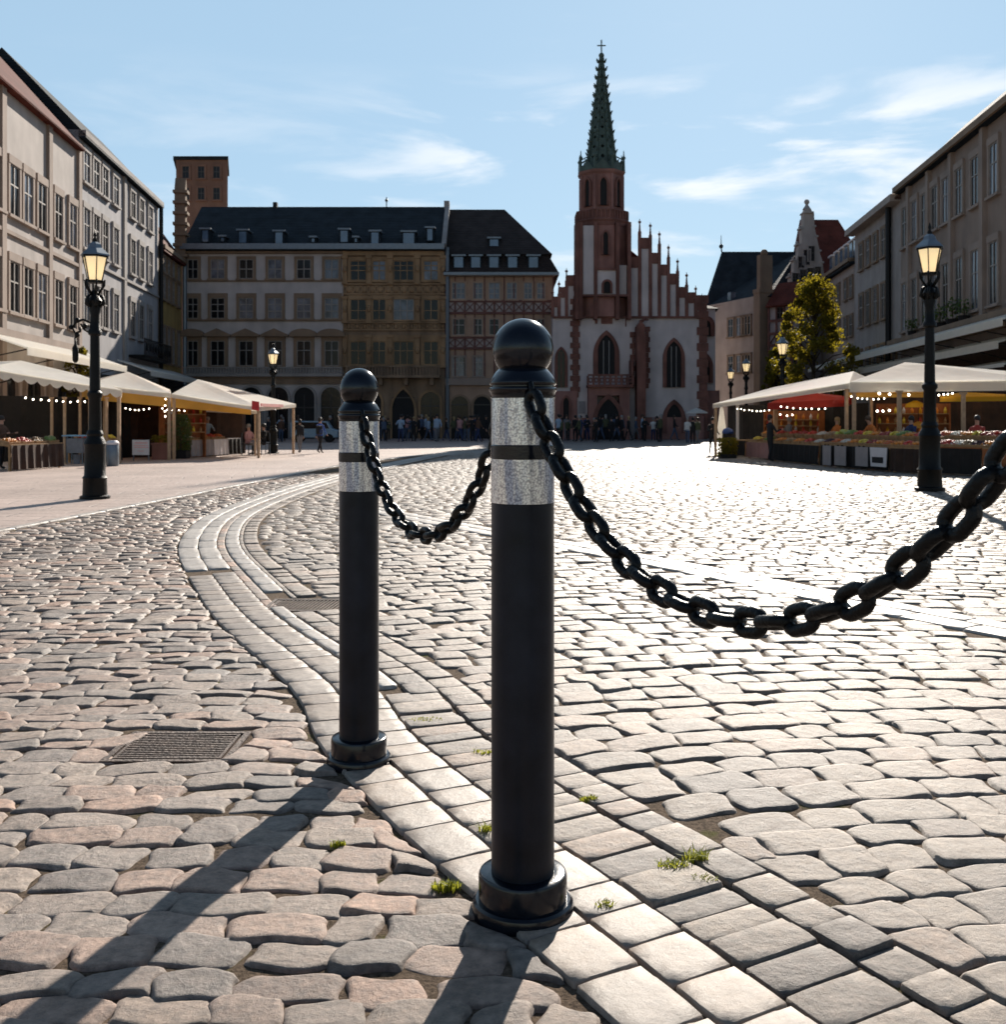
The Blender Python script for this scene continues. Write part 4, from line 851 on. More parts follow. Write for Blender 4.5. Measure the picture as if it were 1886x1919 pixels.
for a, c, w_, h_ in ((1512, 497, .5, 1.2), (1521, 490, .5, 1.2), (1502, 505, .5, 1.0), (1533, 524, .5, 1.0), (1519, 524, .5, .9), (1505, 528, .5, 1.0), (1491, 536, .5, 1.0), (1487, 575, .5, 1.2), (1503, 575, .5, 1.2), (1520, 575, .5, 1.2), (1538, 575, .5, 1.2), (1487, 620, .5, 1.2), (1538, 620, .5, 1.2)):
    window(b, gx(a), gz(c), w_, h_, trim='beige_b', frame='frame_d', t=.07, sill=False)
SH = 13.2 * .31
mb = MB(); mb.vprism([(gx(1479), .8), (gx(1549), .8), (gx(1549) + SH, 14), (gx(1479) + SH, 14)], -.1, gz(528)); mb.build('wall', M['beige_b'], b)
zr = gz(410) + 1.2; xm = gx(1516)
mb = MB(); mb.add([(gx(1479), .8, gz(532)), (gx(1549), .8, gz(532)), (gx(1549) + SH, 14, gz(532)), (gx(1479) + SH, 14, gz(532)), (xm, .8, gz(415)), (xm + SH, 14, gz(415))], [(0, 1, 4), (2, 3, 5), (1, 2, 5, 4), (3, 0, 4, 5), (3, 2, 1, 0)]); mb.build('roof', M['redtile'], b)
b = thing('red_roofed_house', 'house with big dark red tiled roof behind the dormered house', 'building', (fx(1524, 84), 84, 0))
w_ = fx(1640, 84) - fx(1524, 84)
mb = MB(); mb.box(0, w_, 0, 8, -.1, 12); mb.build('wall', M['beige'], b)
mb = MB(); mb.add([(-.2, -1.5, 12), (w_, -1.5, 12), (w_, 8, 12), (-.2, 8, 12), (-.2, 3, hz(412, 87)), (w_ * .6, 3, hz(412, 87))], [(0, 1, 5, 4), (2, 3, 4, 5), (1, 2, 5), (3, 0, 4), (3, 2, 1, 0)]); mb.build('roof', M['redtile'], b)
# ---- church
CZ = 70.0
x3 = fx(1036, CZ); ch = thing('church', 'white plastered church with red sandstone stepped gable and green openwork spire', 'church', (x3, CZ, 0))
cx_ = lambda px: fx(px, CZ) - x3; cz = lambda py: hz(py, CZ)
W_ = cx_(1316)
mb = MB(); mb.box(0, W_, 0, 16, -.1, cz(594)); mb.build('wall', M['church'], ch)
# stepped gable: columns with their own tops
colsR = [(1179, 1199, 482), (1199, 1219, 446), (1219, 1236, 474), (1236, 1253, 496), (1253, 1270, 513), (1270, 1287, 538), (1287, 1304, 548), (1304, 1316, 562)]
colsL = [(1036, 1048, 556), (1048, 1062, 538), (1062, 1079, 516)]
mb = MB(); rb_ = MB()
for a, c, tp in colsR + colsL:
    if a == 1036: mb.build('gable_wall', M['church'], ch); mb = MB()
    mb.box(cx_(a), cx_(c), 0, .7, cz(594), cz(tp) - .35)
    rb_.box(cx_(a) - .02, cx_(c) + .02, -.08, .78, cz(tp) - .35, cz(tp))
    rb_.box(cx_(a) + .12, cx_(c) - .12, -.06, 0, cz(tp) - .75, cz(tp) - .35)
mb.build('gable_wall', M['church'], ch)
for a, tp in ((1179.5, 478), (1199, 420), (1219, 427), (1236, 443), (1253, 468), (1270, 494), (1287, 520), (1304, 545), (1316, 560), (1062, 512), (1048, 536), (1036, 552), (1079, 505)):
    rb_.box(cx_(a) - .11, cx_(a) + .11, -.14, .05, cz(594), cz(tp) - .55)
    rb_.lathe([(.13, cz(tp) - .55), (.10, cz(tp) - .5), (.02, cz(tp) + .35)], 4, (cx_(a), -.05), math.pi / 4); rb_.ball((cx_(a), -.05, cz(tp) + .12), .11, 6, 4)
rb_.box(0, W_, -.18, 0, cz(597), cz(593))
rb_.build('stepped_gable', M['red'], ch)
# quoins on both ends and beside the middle
def quoins(px, z0, z1, w0, par, m='red', y=0, n=18):
    mb = MB()
    for i in range(n):
        z = z0 + (z1 - z0) * i / n; e = .16 if i % 2 else 0; mb.box(cx_(px) - w0 / 2 - e, cx_(px) + w0 / 2 + e * .6, y - .1, y + .02, z, z + (z1 - z0) / n - .015)
    mb.build('quoin_strip', M[m], par)
quoins(1318, 0, cz(553), .55, ch); quoins(1079, cz(745), cz(560), .42, ch); quoins(1084, cz(595), cz(505), .35, ch, n=9)
mb = MB(); mb.box(cx_(1292), W_ + .1, -.22, 0, cz(825), cz(780)); mb.box(cx_(1196), cx_(1292), -.2, 0, cz(825), cz(782)); mb.build('plinth', M['red_b'], ch)
mb = MB(); mb.box(-.05, cx_(1082), -.14, 0, cz(825), cz(733)); mb.box(cx_(1082), cx_(1101), -.12, 0, cz(825), cz(783)); mb.build('plinth', M['red_b'], ch)
# big windows
opening(ch, 'window', cx_(1136.5), cz(704), 1.15, cz(628) - cz(704), ogive, trim='red', t=.33, bars=2, frame='trim_grey', inner='dark')
opening(ch, 'window', cx_(1263), cz(726), 1.0, cz(640) - cz(726), ogive, trim='red', t=.26, bars=2, frame='trim_grey', inner='dark')
opening(ch, 'window', cx_(1052), cz(726), .5, cz(655) - cz(726), ogive, trim='red', t=.2, inner='glass', bars=1, frame='red')
opening(ch, 'window', cx_(1061), cz(790), .38, cz(745) - cz(790), ogive, y=-.14, trim='red', t=.18, inner='dark')
opening(ch, 'side_door', cx_(1263), cz(812), 1.0, cz(757) - cz(812), ogive, y=-.1, trim='red', t=.3, inner='dark')
mb = MB(); mb.ring([(cx_(1127), cz(607)), (cx_(1148), cz(607)), (cx_(1148), cz(573)), (cx_(1127), cz(573))], [(cx_(1130), cz(604)), (cx_(1145), cz(604)), (cx_(1145), cz(577)), (cx_(1130), cz(577))], -.12, 0)
mb.box(cx_(1130), cx_(1145), -.02, 0, cz(604), cz(577)); mb.ball((cx_(1137.5), -.06, cz(585)), .2, 8, 6); mb.box(cx_(1134), cx_(1141), -.12, 0, cz(602), cz(589)); mb.build('niche_relief', M['red'], ch)
mb = MB(); mb.box(cx_(1117), cx_(1118.5), -.1, 0, cz(607), cz(560)); mb.box(cx_(1172), cx_(1174), -.1, 0, cz(612), cz(595)); mb.box(cx_(1115.5), cx_(1120), -.12, 0, cz(607), cz(600)); mb.build('corbel_shaft', M['red'], ch)
# portal block with balcony
pt = MB(); pz = -1.1
pt.box(cx_(1101), cx_(1117), pz, 0, 0, cz(724)); pt.box(cx_(1158), cx_(1177), pz, 0, 0, cz(724)); pt.box(cx_(1117), cx_(1158), pz, 0, cz(742), cz(724))
pt.build('portal_block', M['red_b'], ch)
opening(ch, 'portal', cx_(1137.5), 0, 1.5, cz(748), ogive, y=pz + .06, trim='red', t=.32, inner='dark', depth=.14)
mb = MB(); mb.box(cx_(1099), cx_(1182), pz - .35, 0, cz(727), cz(722)); mb.box(cx_(1099), cx_(1182), pz - .35, pz - .2, cz(706), cz(703))
for i in range(9): x = cx_(1099) + (cx_(1182) - cx_(1099)) * i / 8; mb.box(x - .07, x + .07, pz - .36, pz - .16, cz(722), cz(706))
for i in range(8): x = cx_(1099) + (cx_(1182) - cx_(1099)) * (i + .5) / 8; mb.ring([(x + .16 * math.cos(k * math.pi / 3), cz(714) + .2 * math.sin(k * math.pi / 3)) for k in range(6)], [(x + .08 * math.cos(k * math.pi / 3), cz(714) + .1 * math.sin(k * math.pi / 3)) for k in range(6)], pz - .3, pz - .22)
mb.build('balcony', M['red'], ch)
mb = MB(); mb.box(cx_(1179), cx_(1183), pz - .1, 0, cz(724), cz(676)); mb.build('pier', M['red'], ch)
# buttress
mb = MB(); mb.box(cx_(1190), cx_(1206), -1.3, 0, 0, cz(628)); mb.prism([(cx_(1190), cz(628)), (cx_(1206), cz(628)), (cx_(1206), cz(612)), (cx_(1198), cz(604)), (cx_(1190), cz(614))], -.9, 0); mb.build('buttress', M['red'], ch)
quoins(1213, cz(728), cz(612), .22, ch, n=12); quoins(1187, cz(728), cz(622), .14, ch, n=10)
mb = MB(); mb.tube([(cx_(1198), -.5, cz(606)), (cx_(1206), -.5, cz(600)), (cx_(1214), -.5, cz(601))], [.16, .1, .05], 6); mb.build('gargoyle', M['red'], ch)
mb = MB(); mb.box(cx_(1085), cx_(1097), -.06, 0, cz(775), cz(752)); mb.build('notice_board', M['placard'], ch)
# roof behind gable
mb = MB(); rr_ = cx_(1168)
mb.add([(-.1, .7, cz(575)), (W_ + .1, .7, cz(575)), (W_ + .1, 16, cz(575)), (-.1, 16, cz(575)), (rr_, .75, cz(452)), (rr_, 16, cz(452))], [(0, 1, 4), (2, 3, 5), (1, 2, 5, 4), (3, 0, 4, 5), (3, 2, 1, 0)]); mb.build('roof', M['redtile'], ch)
# tower
tc_ = cx_(1131); ty = 1.3
tw = MB(); r1 = cx_(1182) - cx_(1131); tw.lathe([(r1 * .98, cz(594)), (r1 * .98, cz(410))], 8, (tc_, ty), math.pi / 8); tower = tw.build('tower', M['red_b'], ch)
mb = MB(); mb.box(cx_(1092), cx_(1112), ty - r1 - .02, ty, cz(556), cz(426)); mb.box(cx_(1118), cx_(1154), ty - r1 * .95 - .12, ty, cz(556), cz(506)); mb.box(cx_(1158), cx_(1174), ty - r1 * .8, ty, cz(556), cz(498)); mb.build('plaster_panel', M['church'], tower)
mb = MB()
for a in (1081, 1088, 1115, 1156, 1178): mb.box(cx_(a) - .12, cx_(a) + .12, ty - r1 - .14, ty - .4, cz(600), cz(420))
mb.box(cx_(1079), cx_(1180), ty - r1 - .16, ty, cz(558), cz(554)); mb.box(cx_(1116), cx_(1156), ty - r1 - .18, ty, cz(509), cz(505)); mb.build('tower_shafts', M['red'], tower)
opening(tower, 'window', cx_(1134), cz(480), .32, cz(437) - cz(480), ogive, y=ty - r1 * .95 - .02, trim='red', t=.14, inner='dark')
opening(tower, 'window', cx_(1136), cz(552), .45, cz(530) - cz(552), roundarch, y=ty - r1 * .95 - .14, trim='red', t=.14, inner='dark')
gl = MB(); rA = cx_(1184) - tc_
gl.lathe([(r1, cz(424)), (rA * .98, cz(417)), (rA * 1.04, cz(413)), (rA * .98, cz(410))], 8, (tc_, ty), math.pi / 8); gl.lathe([(rA * .96, cz(411)), (rA * .96, cz(396)), (rA * .90, cz(396)), (rA * .90, cz(411))], 8, (tc_, ty), math.pi / 8)
gl.lathe([(rA * 1.0, cz(396)), (rA * 1.0, cz(393.5))], 8, (tc_, ty), math.pi / 8)
for k in range(8):
    for j in range(5):
        a0 = k * math.pi / 4 + math.pi / 8; a1 = a0 + math.pi / 4; f_ = j / 5; x = (1 - f_) * math.cos(a0) + f_ * math.cos(a1); y = (1 - f_) * math.sin(a0) + f_ * math.sin(a1)
        gl.obox((tc_ + x * rA * .985, ty + y * rA * .985, cz(403)), (.05, .05, .28), Matrix.Rotation(a0, 3, 'Z'))
gl.build('gallery', M['red'], tower)
up = MB(); r2 = (cx_(1172) - tc_) * 1.02; up.lathe([(r2, cz(411)), (r2, cz(326)), (r2 * 1.1, cz(322)), (r2 * 1.14, cz(318)), (r2 * .9, cz(316))], 8, (tc_, ty), math.pi / 8)
for k in range(8):
    a = k * math.pi / 4 + math.pi / 8; up.lathe([(.11, cz(400)), (.11, cz(326))], 6, (tc_ + r2 * math.cos(a), ty + r2 * math.sin(a)))
upo = up.build('upper_stage', M['red_b'], tower)
# front louvred windows of the octagon
for k in (-1, 0, 1):
    ang = -math.pi / 2 + k * math.pi / 4;
    rot = Matrix.Rotation(ang + math.pi / 2, 4, 'Z'); ap = r2 * math.cos(math.pi / 8)
    o = opening(upo, 'window', 0, cz(386), .45 if k == 0 else .4, cz(334) - cz(386), ogive, y=0, trim='red', t=.15, inner='dark')
    o.matrix_local = Matrix.Translation((tc_ + ap * math.cos(ang), ty + ap * math.sin(ang), 0)) @ rot
# spire
sp = MB(); z0, z1 = cz(318), cz(92); rs0 = cx_(1161) - tc_; NL = 13
def rad(z): f = (z - z0) / (z1 - z0); return rs0 * (1 - f) * (1 - .10 * math.sin(math.pi * f)) + .05
def crn(k, z, q=1): a = k * math.pi / 4 + math.pi / 8; return Vector((tc_ + rad(z) * q * math.cos(a), ty + rad(z) * q * math.sin(a), z))
zl = [z0 + (z1 - z0) * (1 - (1 - i / NL) ** 1.12) for i in range(NL + 1)]
for k in range(8):
    for i in range(NL):
        za, zb = zl[i], zl[i + 1]; A, B, Cc, D = crn(k, za), crn(k + 1, za), crn(k + 1, zb), crn(k, zb); m_ = (A + B + Cc + D) / 4
        if 0 < i < NL - 4:
            hw = .42; I = [m_.lerp(p, .44) for p in ((A + B) / 2, (B + Cc) / 2, (Cc + D) / 2, (D + A) / 2)]
            O = [A, B, Cc, D]; sp.add(O + I, [(0, 1, 4), (1, 5, 4), (1, 2, 5), (2, 6, 5), (2, 3, 6), (3, 7, 6), (3, 0, 7), (0, 4, 7)])
        else: sp.add([A, B, Cc, D], [(0, 1, 2, 3)])
    sp.bar(crn(k, z0), crn(k, z1), .14)
    for i in range(1, NL + 0):
        p = crn(k, zl[i]); d = (p - Vector((tc_, ty, p.z))).normalized(); sp.tube([p, p + d * .16 + Vector((0, 0, .04)), p + d * .26 + Vector((0, 0, .22))], [.07, .08, .03], 5)
    a = k * math.pi / 4 + math.pi / 8; c = Vector((tc_ + r2 * 1.05 * math.cos(a), ty + r2 * 1.05 * math.sin(a), 0))
    sp.tube([c + Vector((0, 0, cz(320))), c + Vector((0, 0, cz(296))), c + Vector((0, 0, cz(278)))], [.11, .08, .02], 5); sp.ball(c + Vector((0, 0, cz(292))), .14, 6, 4)
    sp.bar(c + Vector((0, 0, cz(296))), crn(k, cz(286)), .08)
    A, B = c, Vector((tc_ + r2 * 1.05 * math.cos(a + math.pi / 4), ty + r2 * 1.05 * math.sin(a + math.pi / 4), 0)); m_ = (A + B) / 2
    sp.add([A + Vector((0, 0, cz(318))), B + Vector((0, 0, cz(318))), m_ + Vector((0, 0, cz(298))), A + Vector((0, 0, cz(312)))], [(0, 1, 2), (0, 2, 3)])
sp.ball((tc_, ty, z1), .2, 8, 6); sp.tube([(tc_, ty, z1), (tc_, ty, z1 + 1.1)], .05, 6); sp.bar((tc_ - .3, ty, z1 + .7), (tc_ + .3, ty, z1 + .7), .07)
spo = sp.build('spire', M['spire'], tower)
mod = spo.modifiers.new('thickness', 'SOLIDIFY'); mod.thickness = .06
# apse on the right
mb = MB(); 
ap_ = [(W_, 3), (W_ + 1.6, 3.2), (W_ + 1.9, 5), (W_ + 1.9, 12), (W_, 12)]
mb.vprism(ap_, 0, hz(578, 73)); mb.build('apse', M['church'], ch)
mb = MB(); mb.add([(*p, hz(578, 73)) for p in [(W_ - .1, 2.8), (W_ + 1.8, 3.0), (W_ + 2.1, 5), (W_ + 2.1, 12.2), (W_ - .1, 12.2)]] + [(W_ - .1, 7, hz(548, 73))], [(0, 1, 5), (1, 2, 5), (2, 3, 5), (3, 4, 5), (4, 0, 5), (4, 3, 2, 1, 0)]); mb.build('apse_roof', M['slate'], ch)
ax = W_ + .85
opening(ch, 'window', ax, hz(718, 73), .55, hz(668, 73) - hz(718, 73), ogive, y=3.08, trim='red', t=.26, inner='dark', depth=.2)
opening(ch, 'window', ax, hz(630, 73), .7, hz(600, 73) - hz(630, 73), roundarch, y=3.08, trim='red', t=.3, inner='glass', depth=.2)
mb = MB(); mb.box(W_, W_ + 1.85, 2.9, 3.2, -.1, hz(732, 73)); mb.build('plinth', M['red_b'], ch)
# ------------------------------------------------------------------ market tents
def canopy(label, FL, FR, BR, BL, peaks, m='canvas', val=.22, scallop=False, posts=(0, 1, 2, 3), name='market_tent', group='white market tents', postm='post', pr=.045, inner=None):
    FL, FR, BR, BL = [Vector(p) for p in (FL, FR, BR, BL)]; cs = [FL, FR, BR, BL]
    org = Vector((sum(c.x for c in cs) / 4, sum(c.y for c in cs) / 4, 0)); t = thing(name, label, 'tent', org, group=group)
    P = [Vector(p) for p in peaks]; mb = MB(); mb.sm = False
    def tri(a, b, c, n=6):                      # cloth triangle with a little sag towards its middle
        idx = {}; vs = []
        for i in range(n + 1):
            for j in range(n + 1 - i):
                u, v = i / n, j / n; w = 1 - u - v; p = a * w + b * u + c * v; p = p - Vector((0, 0, 1.6 * u * v * w + .25 * (u * w) * .5)); idx[i, j] = len(vs); vs.append(p - org)
        fs = []
        for i in range(n):
            for j in range(n - i):
                fs.append((idx[i, j], idx[i + 1, j], idx[i, j + 1]))
                if i + j < n - 1: fs.append((idx[i + 1, j], idx[i + 1, j + 1], idx[i, j + 1]))
        mb.add(vs, fs)
    if len(P) == 1:
        for a, b in ((FL, FR), (FR, BR), (BR, BL), (BL, FL)): tri(a, b, P[0])
    else:
        tri(FL, FR, P[1]); tri(FL, P[1], P[0]); tri(FR, BR, P[1]); tri(BR, BL, P[1]); tri(BL, P[0], P[1]); tri(BL, FL, P[0])
    o = mb.build('canopy', M[m], t, smooth=False); md = o.modifiers.new('thickness', 'SOLIDIFY'); md.thickness = .015
    if val:
        mb = MB()
        for a, b in ((FL, FR), (FR, BR), (BR, BL), (BL, FL)):
            n = max(4, int((b - a).length / .35)) if scallop else 8
            nrm = (b - a).cross(Vector((0, 0, 1))).normalized() * .012
            for i in range(n):
                p, q = a.lerp(b, i / n) - org, a.lerp(b, (i + 1) / n) - org
                v0 = Vector((0, 0, val)); 
                if scallop: poly = [p, q, q - v0 * .55] + [p.lerp(q, 1 - k / 4) - v0 * (.55 + .45 * math.sin(math.pi * k / 4)) for k in (1, 2, 3)] + [p - v0 * .55]
                else: poly = [p, q, q - v0, p - v0]
                k = len(poly); mb.add([x + nrm for x in poly] + [x - nrm for x in poly], [tuple(range(k)), tuple(range(2 * k - 1, k - 1, -1))] + [(j, j + k, (j + 1) % k + k, (j + 1) % k) for j in range(k)])
        mb.build('valance', M[m], t)
    for i in posts:
        c = cs[i].lerp(org + Vector((0, 0, cs[i].z)), .035) - org; mb = MB(); mb.bar((c.x, c.y, 0), (c.x, c.y, c.z - .02), pr * 2); mb.build('pole', M[postm], t)
    mb = MB(); ins = [c.lerp(org + Vector((0, 0, c.z)), .03) - org - Vector((0, 0, .05)) for c in cs]
    for i in range(4): mb.bar(ins[i], ins[(i + 1) % 4], .04)
    for c in ins: mb.bar(c, min(P, key=lambda q: (q - org - c).length) - org - Vector((0, 0, .08)), .035)
    mb.build('tent_frame', M[postm], t)
    return t
A_ = canopy('long white tent with scalloped valance nearest on the left edge, string bulbs below', Pt(-30, 690, 28.6), Pt(228, 731, 31.6), Pt(200, 722, 35.0), Pt(-70, 680, 32.5), [Pt(40, 676, 31), Pt(150, 702, 33)], val=.26, scallop=True)
canopy('white pyramid tent behind the left lamp post, peak left of the dark conifer', Pt(166, 719, 32.2), Pt(320, 737, 34.2), Pt(318, 730, 38), Pt(150, 718, 37), [Pt(240, 697, 35)], val=.16)
canopy('white pyramid tent with red print on its hem, last on the left side', Pt(322, 738, 34.6), Pt(487, 763, 36), Pt(554, 757, 40.5), Pt(350, 738, 40.5), [Pt(371, 711, 37.8)], val=.14)
def strip3(name, a, b, h, m, label, cat, par=None, th=.02):
    a, b = Vector(a), Vector(b); o_ = a.copy(); nrm = (b - a).cross(Vector((0, 0, 1))).normalized() * th; mb = MB()
    P = [a - o_, b - o_, b - o_ - Vector((0, 0, h)), a - o_ - Vector((0, 0, h))]
    mb.add([p + nrm for p in P] + [p - nrm for p in P], [(0, 1, 2, 3), (7, 6, 5, 4), (0, 4, 5, 1), (1, 5, 6, 2), (2, 6, 7, 3), (3, 7, 4, 0)])
    ob = mb.build(name, M[m], loc=o_); return tag(ob, label, cat)
strip3('tent_print', Pt(472, 751, 35.85), Pt(486, 753, 35.9), .32, 'red_print', 'square red cloth sign hanging at the corner of the last left tent', 'sign')
strip3('tent_print', Pt(489, 756, 36.0), Pt(530, 758, 38.6), .11, 'pink_print', 'pale red printed band along the hem of the last left tent', 'sign')
canopy('low flat white canopy under the last left tent with thin poles', Pt(338, 764, 37.2), Pt(481, 770, 38), Pt(481, 768, 41), Pt(338, 762, 40.5), [Pt(410, 762, 39)], val=.12, group='small inner canopies', pr=.03)
canopy('ochre inner canopy under the left pyramid tents', Pt(168, 727, 33.2), Pt(470, 758, 37.5), Pt(440, 748, 41), Pt(150, 727, 38), [Pt(330, 742, 37)], m='canvas_o', val=.38, posts=(), group='small inner canopies')
# right side
canopy('big white pyramid tent at the right edge over the produce counter', Pt(1594, 716, 29.5), Pt(1960, 711, 27.5), Pt(1990, 704, 33), Pt(1640, 712, 35), [Pt(1697, 679, 31.5)], val=.30)
canopy('long low white tent on the right reaching towards the church', Pt(1337, 757, 37.5), Pt(1592, 718, 30.0), Pt(1640, 714, 35.4), Pt(1372, 752, 42), [Pt(1450, 726, 37), Pt(1600, 696, 34)], val=.16)
canopy('red parasol cloth under the long low right tent', Pt(1440, 756, 34.2), Pt(1588, 748, 31.3), Pt(1600, 744, 34), Pt(1455, 750, 37), [Pt(1500, 733, 34)], m='canvas_r', val=.22, posts=(), group='coloured inner canopies')
canopy('ochre cloth canopy hanging under the big right tent', Pt(1590, 737, 30.2), Pt(1740, 737, 29.2), Pt(1750, 735, 31.5), Pt(1600, 735, 33), [Pt(1602, 722, 31)], m='canvas_o', val=.12, posts=(), group='coloured inner canopies')
canopy('bright yellow canopy at the right edge behind the lamp post', Pt(1763, 744, 28.6), Pt(1900, 742, 28.0), Pt(1905, 740, 31), Pt(1765, 742, 31.5), [Pt(1806, 735, 29.6)], m='canvas_y', val=.14, posts=(), group='coloured inner canopies')
def pole(px, py0, pyb, w, label, m='post', group='wooden tent posts'):
    x, y = G(px, pyb); h = EYE + (HY - py0) / F * y; mb = MB(); mb.bar((0, 0, 0), (0, 0, h), w); mb.box(-w, w, -w, w, 0, .05); mb.box(-w * .8, w * .8, -w * .8, w * .8, h - .06, h)
    return tag(mb.build('tent_post', M[m], loc=(x, y, 0)), label, 'post', group)
pole(1372, 757, 848, .16, 'thick cream post at the near-left corner of the long right tent', 'white_p')
pole(1383, 757, 850, .10, 'slim cream post just right of the thick corner post of the right tent', 'white_p')
pole(1454, 752, 858, .13, 'wooden post in the middle of the long right tent', 'post')
pole(1601, 735, 873, .09, 'wooden post where the two right tents meet')
pole(1686, 732, 880, .10, 'wooden post of the right tent left of the lamp post')
pole(1806, 735, 884, .09, 'wooden post at the right edge under the yellow canopy')
for i, (p, b_) in enumerate(((97, 868), (121, 870), (150, 866), (200, 868), (222, 868))): pole(p, 744, b_, .07, 'slim wooden post of the scalloped left tent, %s from the left edge' % ORD[i])
for i, (p, b_) in enumerate(((380, 852), (410, 850), (448, 850), (300, 858))): pole(p, 750, b_, .07, 'slim post under the last two left tents, %s' % ('beside the conifer', 'above the pale striped box', 'above the grey table', 'left of the conifer')[i])
# added dark sheets that keep the tent insides dark, then counters
def darkening_panel(label, A, B, h, m='darkcloth', name='darkening_sheet', cat='darkening sheet', th=.03):
    A, B = Vector((*A, 0)), Vector((*B, 0)); d = B - A; t = thing(name, label, cat, A, math.atan2(d.y, d.x)); L_ = d.length; mb = MB(); n = max(6, int(L_ * 4))
    vs = []
    for i in range(n + 1):
        x = L_ * i / n; y = .05 * math.sin(i * 1.3) + .03 * math.sin(i * 2.7)
        vs += [(x, y, 0), (x, y, h), (x, y + th, h), (x, y + th, 0)]
    mb.add(vs, [q for i in range(n) for q in ((4 * i, 4 * i + 4, 4 * i + 5, 4 * i + 1), (4 * i + 1, 4 * i + 5, 4 * i + 6, 4 * i + 2), (4 * i + 2, 4 * i + 6, 4 * i + 7, 4 * i + 3))]); mb.build('cloth', M[m], t); return t
darkening_panel('dark cloth sheet added to darken the inside of the scalloped left tent', (-16.5, 32.5), (-13.4, 36.5), 2.15)
darkening_panel('dark brown board sheet added to darken the left pyramid tent', (-13.9, 36), (-10.4, 41), 2.05, 'browncloth')
darkening_panel('dark cloth sheet added to darken the back of the long right tent', (9.2, 41.5), (12.6, 35), 1.95, 'darkcloth')
darkening_panel('dark brown sheet added to darken the inside of the big right tent', (12.6, 34.5), (18.5, 32.0), 2.2, 'browncloth')
def counter(label, A, B, h, d, m='darkcloth', top='wood', group='stall counters', skirt=True):
    A, B = Vector((*A, 0)), Vector((*B, 0)); v = B - A; t = thing('stall_counter', label, 'market stall', A, math.atan2(v.y, v.x), group); L_ = v.length
    mb = MB(); mb.box(0, L_, 0, d, h - .04, h); mb.build('tabletop', M[top], t)
    for x in (.04, L_ - .1):
        for y in (.04, d - .1): mb = MB(); mb.box(x, x + .06, y, y + .06, 0, h - .04); mb.build('leg', M['wood'], t)
    if skirt:
        mb = MB(); n = int(L_ * 8) + 2; vs = []
        for i in range(n + 1):
            x = L_ * i / n; y = .02 * math.sin(i * 2.1) - .02; vs += [(x, y, h - .03), (x, y * 1.8 - .01, .04)]
        mb.add(vs, [(2 * i, 2 * i + 1, 2 * i + 3, 2 * i + 2) for i in range(n)]); mb.build('cloth_skirt', M[m], t)
    t['len'] = L_; return t
def on(ct, u, d, z=None):
    L_ = ct['len']; a = ct.rotation_euler.z; return (ct.location.x + math.cos(a) * u * L_ - math.sin(a) * d, ct.location.y + math.sin(a) * u * L_ + math.cos(a) * d)
PROD = {'oranges': (.60, .20, .02), 'tomatoes': (.45, .035, .015), 'apples': (.30, .03, .02), 'lemons': (.62, .45, .04), 'lettuces': (.10, .16, .02), 'peppers': (.5, .10, .01), 'potatoes': (.28, .18, .09), 'white mushrooms': (.55, .5, .42), 'grapes': (.06, .02, .04), 'melons': (.34, .36, .06)}
for k, c in PROD.items(): M['p_' + k] = mat(k.replace(' ', '_'), c, .4, 0, .25, 12, island=.25)
crate_me = {}
def crate(x, y, z, rz, kind, label, s=1.0, tilt=.12):
    t = thing('produce_crate', label, 'crate', (x, y, z), rz, 'produce crates on the stalls'); t.rotation_euler.x = tilt; t.scale = (s, s, s)
    if kind in crate_me:
        for nm in crate_me[kind]: o = bpy.data.objects.new(nm[0], nm[1]); C.objects.link(o); o.parent = t
        return t
    mb = MB(); w, d, h = .25, .17, .15
    for zz in (0.01, .055, .10): mb.box(-w, w, -d - .008, -d + .008, zz, zz + .035); mb.box(-w, w, d - .008, d + .008, zz, zz + .035); mb.box(-w - .008, -w + .008, -d, d, zz, zz + .035); mb.box(w - .008, w + .008, -d, d, zz, zz + .035)
    for a in (-w + .01, w - .03):
        for b_ in (-d + .01, d - .03): mb.box(a, a + .02, b_, b_ + .02, 0, h)
    mb.box(-w, w, -d, d, 0, .012)
    a = mb.build('slats', M['wood'], t)
    mb = MB(); mb.sm = True; r = {'lettuces': .08, 'melons': .08, 'grapes': .022, 'white mushrooms': .03}.get(kind, .042)
    n = int(34 * (.042 / r) ** 1.1)
    for i in range(min(n, 60)):
        u, v = random.uniform(-.9, .9), random.uniform(-.88, .88); mb.ball((u * (w - r * .7), v * (d - r * .7), .10 + .07 * (1 - u * u) * (1 - v * v) + random.uniform(-.01, .015)), r * random.uniform(.85, 1.1), 7, 5, (1, 1, random.uniform(.85, 1.1)))
    b_ = mb.build('produce', M['p_' + kind], t)
    crate_me[kind] = [('slats', a.data), ('produce', b_.data)]
    return t
kinds = list(PROD)
# right counters
c1 = counter('counter with dark green cloth at the church end of the right tent', G(1362, 855), G(1398, 856), .62, .8, 'leaf_green_cloth' if False else 'darkcloth')
c2 = counter('counter with dull red boards near the church end of the right tent', G(1400, 858), G(1446, 862), .60, .8, 'rosecloth' if False else 'red_b')
c3 = counter('middle counter with black skirt under the long right tent', G(1448, 864), G(1536, 872), .62, .9, 'darkcloth')
c4 = counter('front counter with grey boards hanging on its black skirt under the right tents', G(1540, 874), G(1668, 884), .66, 1.0, 'darkcloth')
c5 = counter('counter with dark maroon skirt left of the right lamp post', G(1670, 885), G(1738, 889), .66, 1.0, 'maroon' if False else 'browncloth')
c6 = counter('counter right of the right lamp post with orange wooden top', G(1746, 889), G(1840, 893), .70, 1.0, 'darkcloth', 'orange_b')
c7 = counter('counter at the far right edge partly out of view', G(1842, 893), G(1960, 897), .70, 1.0, 'orange_b')
